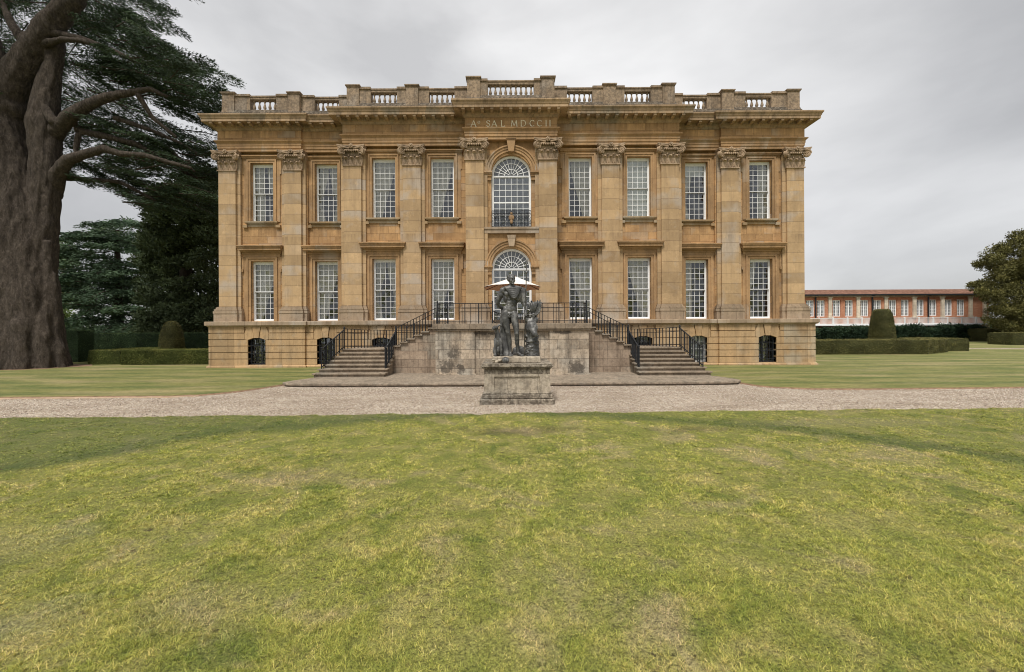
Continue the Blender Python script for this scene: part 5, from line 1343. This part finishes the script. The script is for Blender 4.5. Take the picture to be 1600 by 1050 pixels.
# ---- hedges and topiary: solid clipped body with leafy skin
def clipped(name, label, cat, V_, mat, nleaf, leaf, group=None, loc=None, body=None):
    """body: MB of a closed solid; leaves scattered on its faces"""
    pts = np.array(body.v); loc = loc or tuple(pts.mean(0)[:2])+(0,)
    root = thing(name, label, cat, loc, group)
    part(body, 'foliage_body', mat, root)
    me = body.mesh('t'); me.calc_loop_triangles(); tri = [t.vertices[:] for t in me.loop_triangles]; bpy.data.meshes.remove(me)
    A = np.array([[pts[i] for i in t] for t in tri]); cr2 = np.cross(A[:, 1]-A[:, 0], A[:, 2]-A[:, 0]); ar_ = np.linalg.norm(cr2, axis=1); N_ = cr2/(ar_[:, None]+1e-9)
    idx = rng.choice(len(A), nleaf, p=ar_/ar_.sum()); u = rng.random((nleaf, 2)); fl_ = u.sum(1) > 1; u[fl_] = 1-u[fl_]
    C = A[idx, 0]+(A[idx, 1]-A[idx, 0])*u[:, :1]+(A[idx, 2]-A[idx, 0])*u[:, 1:]; C = C+N_[idx]*rng.normal(.012, .022, nleaf)[:, None]
    lv = np.array([mnoise.noise((c[0]*1.2, c[1]*1.2, c[2]*2.5)) for c in C])
    R = np.clip(.35*rng.random(nleaf)+.3+.45*lv+.25*(N_[idx, 2] > .5), 0, 1)  # leaves on upward faces are coloured lighter, as if sunlit
    mpart(sprig_mesh('leaves', C, N_[idx]*.6+rng.normal(0, .7, (nleaf, 3)), leaf*rng.uniform(.6, 1.5, nleaf), leaf*.55*rng.uniform(.6, 1.4, nleaf), R, mat, 1), 'leaves', mat, root)
    return root
def hedge_box(pts, z1, n=0, wob=.03):
    m = MB(); P_ = []
    for (a, b), (c, d) in zip(pts, pts[1:]+pts[:1]):
        L_ = math.hypot(c-a, d-b); k = max(1, int(L_/.5))
        for i in range(k): P_.append((a+(c-a)*i/k, b+(d-b)*i/k))
    nz = max(2, int(z1/.3)); N_ = len(P_); v = []
    cx_ = sum(p[0] for p in P_)/N_; cy_ = sum(p[1] for p in P_)/N_
    for j in range(nz+1):
        for x, y in P_:
            z = z1*j/nz; o = wob*mnoise.noise((x*.9, y*.9, z*1.3)); sh = .04 if j == nz else 0
            dx, dy = cx_-x, cy_-y; l = math.hypot(dx, dy); v.append((x+dx/l*(sh+o), y+dy/l*(sh+o), z+(wob*.6*mnoise.noise((x*1.3, y, 5)) if j == nz else 0)+(.04 if j == 0 else 0)))
    f = [(j*N_+i, j*N_+(i+1) % N_, (j+1)*N_+(i+1) % N_, (j+1)*N_+i) for j in range(nz) for i in range(N_)]+[tuple(nz*N_+i for i in range(N_))]
    m.add(v, f); return m
def rect(x0, x1, y0, y1): return [(x0, y0), (x1, y0), (x1, y1), (x0, y1)]
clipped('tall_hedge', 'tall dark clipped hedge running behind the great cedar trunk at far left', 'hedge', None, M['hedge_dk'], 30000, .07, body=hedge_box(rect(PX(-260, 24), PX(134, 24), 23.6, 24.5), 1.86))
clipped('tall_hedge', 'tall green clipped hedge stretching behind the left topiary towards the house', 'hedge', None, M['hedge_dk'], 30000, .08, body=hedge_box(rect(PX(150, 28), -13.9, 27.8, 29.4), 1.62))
clipped('low_hedge', 'low clipped box hedge with top leaves coloured a sunlit yellow green left of the house', 'hedge', None, M['box'], 34000, .05, body=hedge_box(rect(PX(190, 21.6), -14.72, 21.6, 22.5), .80))
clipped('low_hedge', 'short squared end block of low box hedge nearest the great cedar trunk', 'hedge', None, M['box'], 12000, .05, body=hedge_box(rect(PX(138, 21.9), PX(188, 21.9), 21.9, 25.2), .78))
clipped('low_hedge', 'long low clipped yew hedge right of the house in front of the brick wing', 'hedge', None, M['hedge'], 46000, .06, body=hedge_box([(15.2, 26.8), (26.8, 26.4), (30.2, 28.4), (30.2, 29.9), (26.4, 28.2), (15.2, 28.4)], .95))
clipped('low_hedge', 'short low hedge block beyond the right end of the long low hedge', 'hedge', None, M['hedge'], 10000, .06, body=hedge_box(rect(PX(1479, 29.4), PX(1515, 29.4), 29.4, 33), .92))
def topiary(name, label, px, Y, prof, mat, nl, leaf, sy=1.):
    m = MB(); n = 26; x = PX(px, Y); v = []
    pr = []
    for (r0, z0), (r1, z1) in zip(prof, prof[1:]):
        k = max(1, int(math.hypot(r1-r0, z1-z0)/.25))
        pr += [(r0+(r1-r0)*i/k, z0+(z1-z0)*i/k) for i in range(k)]
    pr.append(prof[-1])
    for r_, z in pr:
        for i in range(n):
            a = 2*PI*i/n; q_ = r_*(1+.035*mnoise.noise((math.cos(a)*2, math.sin(a)*2, z*1.5))); v.append((x+q_*math.cos(a), Y+q_*math.sin(a)*sy, z))
    f = [(j*n+i, j*n+(i+1) % n, (j+1)*n+(i+1) % n, (j+1)*n+i) for j in range(len(pr)-1) for i in range(n)]+[tuple((len(pr)-1)*n+i for i in range(n))]
    m.add(v, f); return clipped(name, label, 'topiary', None, mat, nl, leaf, body=m)
topiary('clipped_topiary', 'rounded beehive shaped topiary rising behind the low hedge left of the house', 269.5, 25.2, [(.60, .05), (.60, .8), (.58, 1.2), (.52, 1.65), (.40, 2.1), (.25, 2.33), (.02, 2.4)], M['hedge'], 14000, .05)
topiary('clipped_topiary', 'flat topped tapering topiary rising behind the long low hedge right of the house', 1379, 33.5, [(.98, .05), (.98, .78), (.84, .8), (.80, .98), (.81, 1.1), (.76, 1.8), (.66, 2.6), (.54, 3.10), (.45, 3.2), (.02, 3.22)], M['hedge'], 20000, .06)
clipped('tall_hedge', 'dark clipped hedge under the spreading yew beyond the brick wing', 'hedge', None, M['hedge'], 12000, .09, body=hedge_box(rect(PX(1543, 47), PX(1700, 47), 47, 49), 1.45))
clipped('tall_hedge', 'low dark rounded bush at the picture edge below the spreading yew', 'bush', None, M['hedge'], 8000, .08, body=hedge_box(rect(PX(1583, 38), PX(1680, 38), 38, 40), 1.15))

# ================================================================== BRICK WING
q = NM('red_brick', .9); X_, Y_, Z_ = q.sep(); b_ = q.brick(q.comb(X_, Z_, 0), .23, .075, .006)
c = q.ramp(b_[0], [(0, (.34,.12,.06)), (1, (.50,.22,.12))]); c = q.mix(q.math('MULTIPLY', q.ramp(q.noise(1.6, 5, .65), [(.45, 0.), (.65, 1.)]), .3), c, (.45,.27,.19)); c = q.mix(q.math('MULTIPLY', b_[1], .6), c, (.45,.36,.28))
M['brick'] = q.done(c)
q = NM('roof_tiles', .9); X_, Y_, Z_ = q.sep(); b_ = q.brick(q.comb(X_, q.math('MULTIPLY', Z_, 1.4), 0), .2, .13, .01)
M['tiles'] = q.done(q.mix(1, q.ramp(b_[0], [(0, (.16,.08,.055)), (1, (.24,.13,.09))]), q.ramp(q.noise(3, 5), [(.3, .7), (.7, 1.15)]), 'MULTIPLY'))
M['wstone'] = stone('wing_stone', (.78,.69,.55), (.66,.57,.45), (.2,.16,.12), (.5,.45,.37), 1, .4, .01, .4, .2)
M['gb'] = simple('orange_gauged_brick', (.40,.16,.09), .9, .25)
wing = thing('brick_wing', 'long red brick service wing with white windows, stone pilasters and a white balcony', 'building', (46, 52, 0))
WY = 51.5
def wz(py): return PZ(1400, py, WY)
wx0, wx1 = PX(1180, WY), PX(1546, WY)
wb = MB(); winx = []
pairs = [(1198, 1212), (1225, 1239)] 
cent = [1267, 1284, 1308.5, 1328, 1352, 1372, 1396, 1415.5, 1439, 1459, 1483, 1502.6]
hl = [(PX(c-6.4, WY), PX(c+6.4, WY), wz(494), wz(468.3)) for c in cent]
panel(wx0, wx1, WY, 0, wz(461), hl, .25)
wb.box(wx1-.001, wx1, WY+.001, WY+9, 0, wz(461))
part(wb, 'wall', M['brick'], wing)
rf = MB(); rt = wz(461)+.78
rf.add([(wx0, WY-.35, wz(461)+.05), (wx1+.3, WY-.35, wz(461)+.05), (wx1+.3, WY+.9, rt), (wx0, WY+.9, rt)], [(0,1,2,3)])
rf.add([(wx0, WY+9.2, rt-.03), (wx1+.3, WY+9.2, rt-.03), (wx1+.3, WY+.9, rt), (wx0, WY+.9, rt)], [(3,2,1,0)])
rf.box(wx0, wx1+.2, WY-.1, WY+9, wz(461)-.02, wz(461)+.04)
part(rf, 'roof', M['tiles'], wing)
gt = MB(); gt.box(wx0, wx1+.3, WY-.46, WY-.3, wz(460.5)-.1, wz(459.6)); part(gt, 'gutter', M['iron'], wing)
co = MB(); co.box(wx0, wx1+.05, WY-.25, WY+.0, wz(463.6), wz(461)); part(co, 'eaves_cornice', M['pale'], wing)
for (a, b, z0, z1) in hl:
    f = MB(); y = WY+.12; f.box(a, a+.09, y, y+.1, z0, z1); f.box(b-.09, b, y, y+.1, z0, z1); f.box(a+.09, b-.09, y, y+.1, z0, z0+.09); f.box(a+.09, b-.09, y, y+.1, z1-.08, z1)
    f.box((a+b)/2-.07, (a+b)/2+.07, y, y+.1, z0+.09, z1-.08)
    for s in (0, 1):
        xa, xb = (a+.09, (a+b)/2-.07) if s == 0 else ((a+b)/2+.07, b-.09); f.box((xa+xb)/2-.02, (xa+xb)/2+.02, y+.02, y+.06, z0+.09, z1-.08)
        for k in range(1, 5): f.box(xa, xb, y+.025, y+.055, z0+(z1-z0)*k/5-.02, z0+(z1-z0)*k/5+.02)
    wo_ = part(f, 'window', M['white'], wing)
    g = MB(); g.box(a+.05, b-.05, y+.07, y+.075, z0, z1); part(g, 'window_glass', M['glass'], wo_)
    g = MB(); g.box(a, b, y+.2, y+.21, z0, z1); part(g, 'blind', M['blind'] if rng.random() < .0 else M['curtain'], wo_)
    s_ = MB(); s_.box(a-.22, b+.22, WY-.03, WY+.02, z1+.003, z1+.22); part(s_, 'brick_lintel', M['gb'], wing)
for px in (1297.3, 1341.3, 1384.8, 1429, 1472.8, 1516.5, 1538.8):
    x = PX(px, WY); f = MB(); f.box(x-.2, x+.2, WY-.16, WY+.02, wz(495), wz(463.8)); f.box(x-.27, x+.27, WY-.2, WY+.02, wz(496), wz(494)); f.box(x-.28, x+.28, WY-.2, WY+.02, wz(465.5), wz(463.7)); part(f, 'stone_pilaster', M['wstone'], wing)
for px in (1274.5, 1363, 1450.3):
    x = PX(px, WY); f = MB(); f.tube((x, WY-.14, .3), (x, WY-.14, wz(461)), .08, n=8); f.box(x-.22, x+.22, WY-.3, WY-.02, wz(462.5), wz(459.8)); part(f, 'drainpipe', M['iron'], wing)
# balcony
f = MB(); bx1 = PX(1527, WY); f.box(wx0, bx1, WY-1.4, WY, wz(508)-.05, wz(507)+.05); bal_ = part(f, 'balcony', M['white'], wing)
f = MB(); yb = WY-1.3; s50 = 50.2
def bz(py): return PZ(1400, py, 50.2)
zt, zb = bz(496.4), bz(506.4)
f.box(wx0, bx1, yb-.05, yb+.05, zt-.07, zt); f.box(wx0, bx1, yb-.04, yb+.04, zb, zb+.07)
x = bx1; k = 0
while x > PX(1255, WY):
    f.box(x-.02, x+.02, yb-.02, yb+.02, zb+.07, zt-.07); x -= .135
for px in np.arange(1526, 1255, -22.3):
    x = PX(px, 50.2); f.box(x-.06, x+.06, yb-.06, yb+.06, zb-.15, zt+.08)
part(f, 'balcony_railing', M['white'], bal_)
f = MB(); x = PX(1540.5, WY); f.box(x-.28, x+.28, WY-.25, WY+.02, 0, wz(506)); part(f, 'corner_pier', M['pale'], wing)
f = MB(); f.box(PX(1527, WY), wx1+.02, WY-.05, WY+.02, wz(507.5), wz(505.5)); part(f, 'stone_band', M['pale'], wing)
# shrubs trained below the balcony
for a, b, lab in ((1225, 1275, 'dark green wall shrub just beside the house corner below the white balcony'), (1284, 1358, 'dark green wall shrub below the white balcony left of the flat topped topiary'), (1398, 1478, 'dark green wall shrub below the white balcony right of the flat topped topiary'), (1476, 1538, 'dark green wall shrub covering the wall at the far right end of the balcony')):
    Y = 49.3; t_ = thing('wall_shrub', lab, 'shrub', (PX((a+b)/2, Y), Y, 0), 'shrubs below the balcony')
    tp = 511 if a > 1390 else 514
    clump_tree(t_, 'foliage', [(a, 534), (a, tp+2), ((a+b)/2-8, tp), ((a+b)/2+8, tp+1), (b, tp+1), (b+1, 534)], (48.9, 49.9), int((b-a)*1.5), .62, M['ivy'], .17, 260, shape=(1, .7, .9))
    m = MB(); m.chain([(PX((a+b)/2, Y), Y, 0), (PX((a+b)/2, Y), Y, 1.2)], [.06, .03], 6); part(m, 'stem', M['twig'], t_)
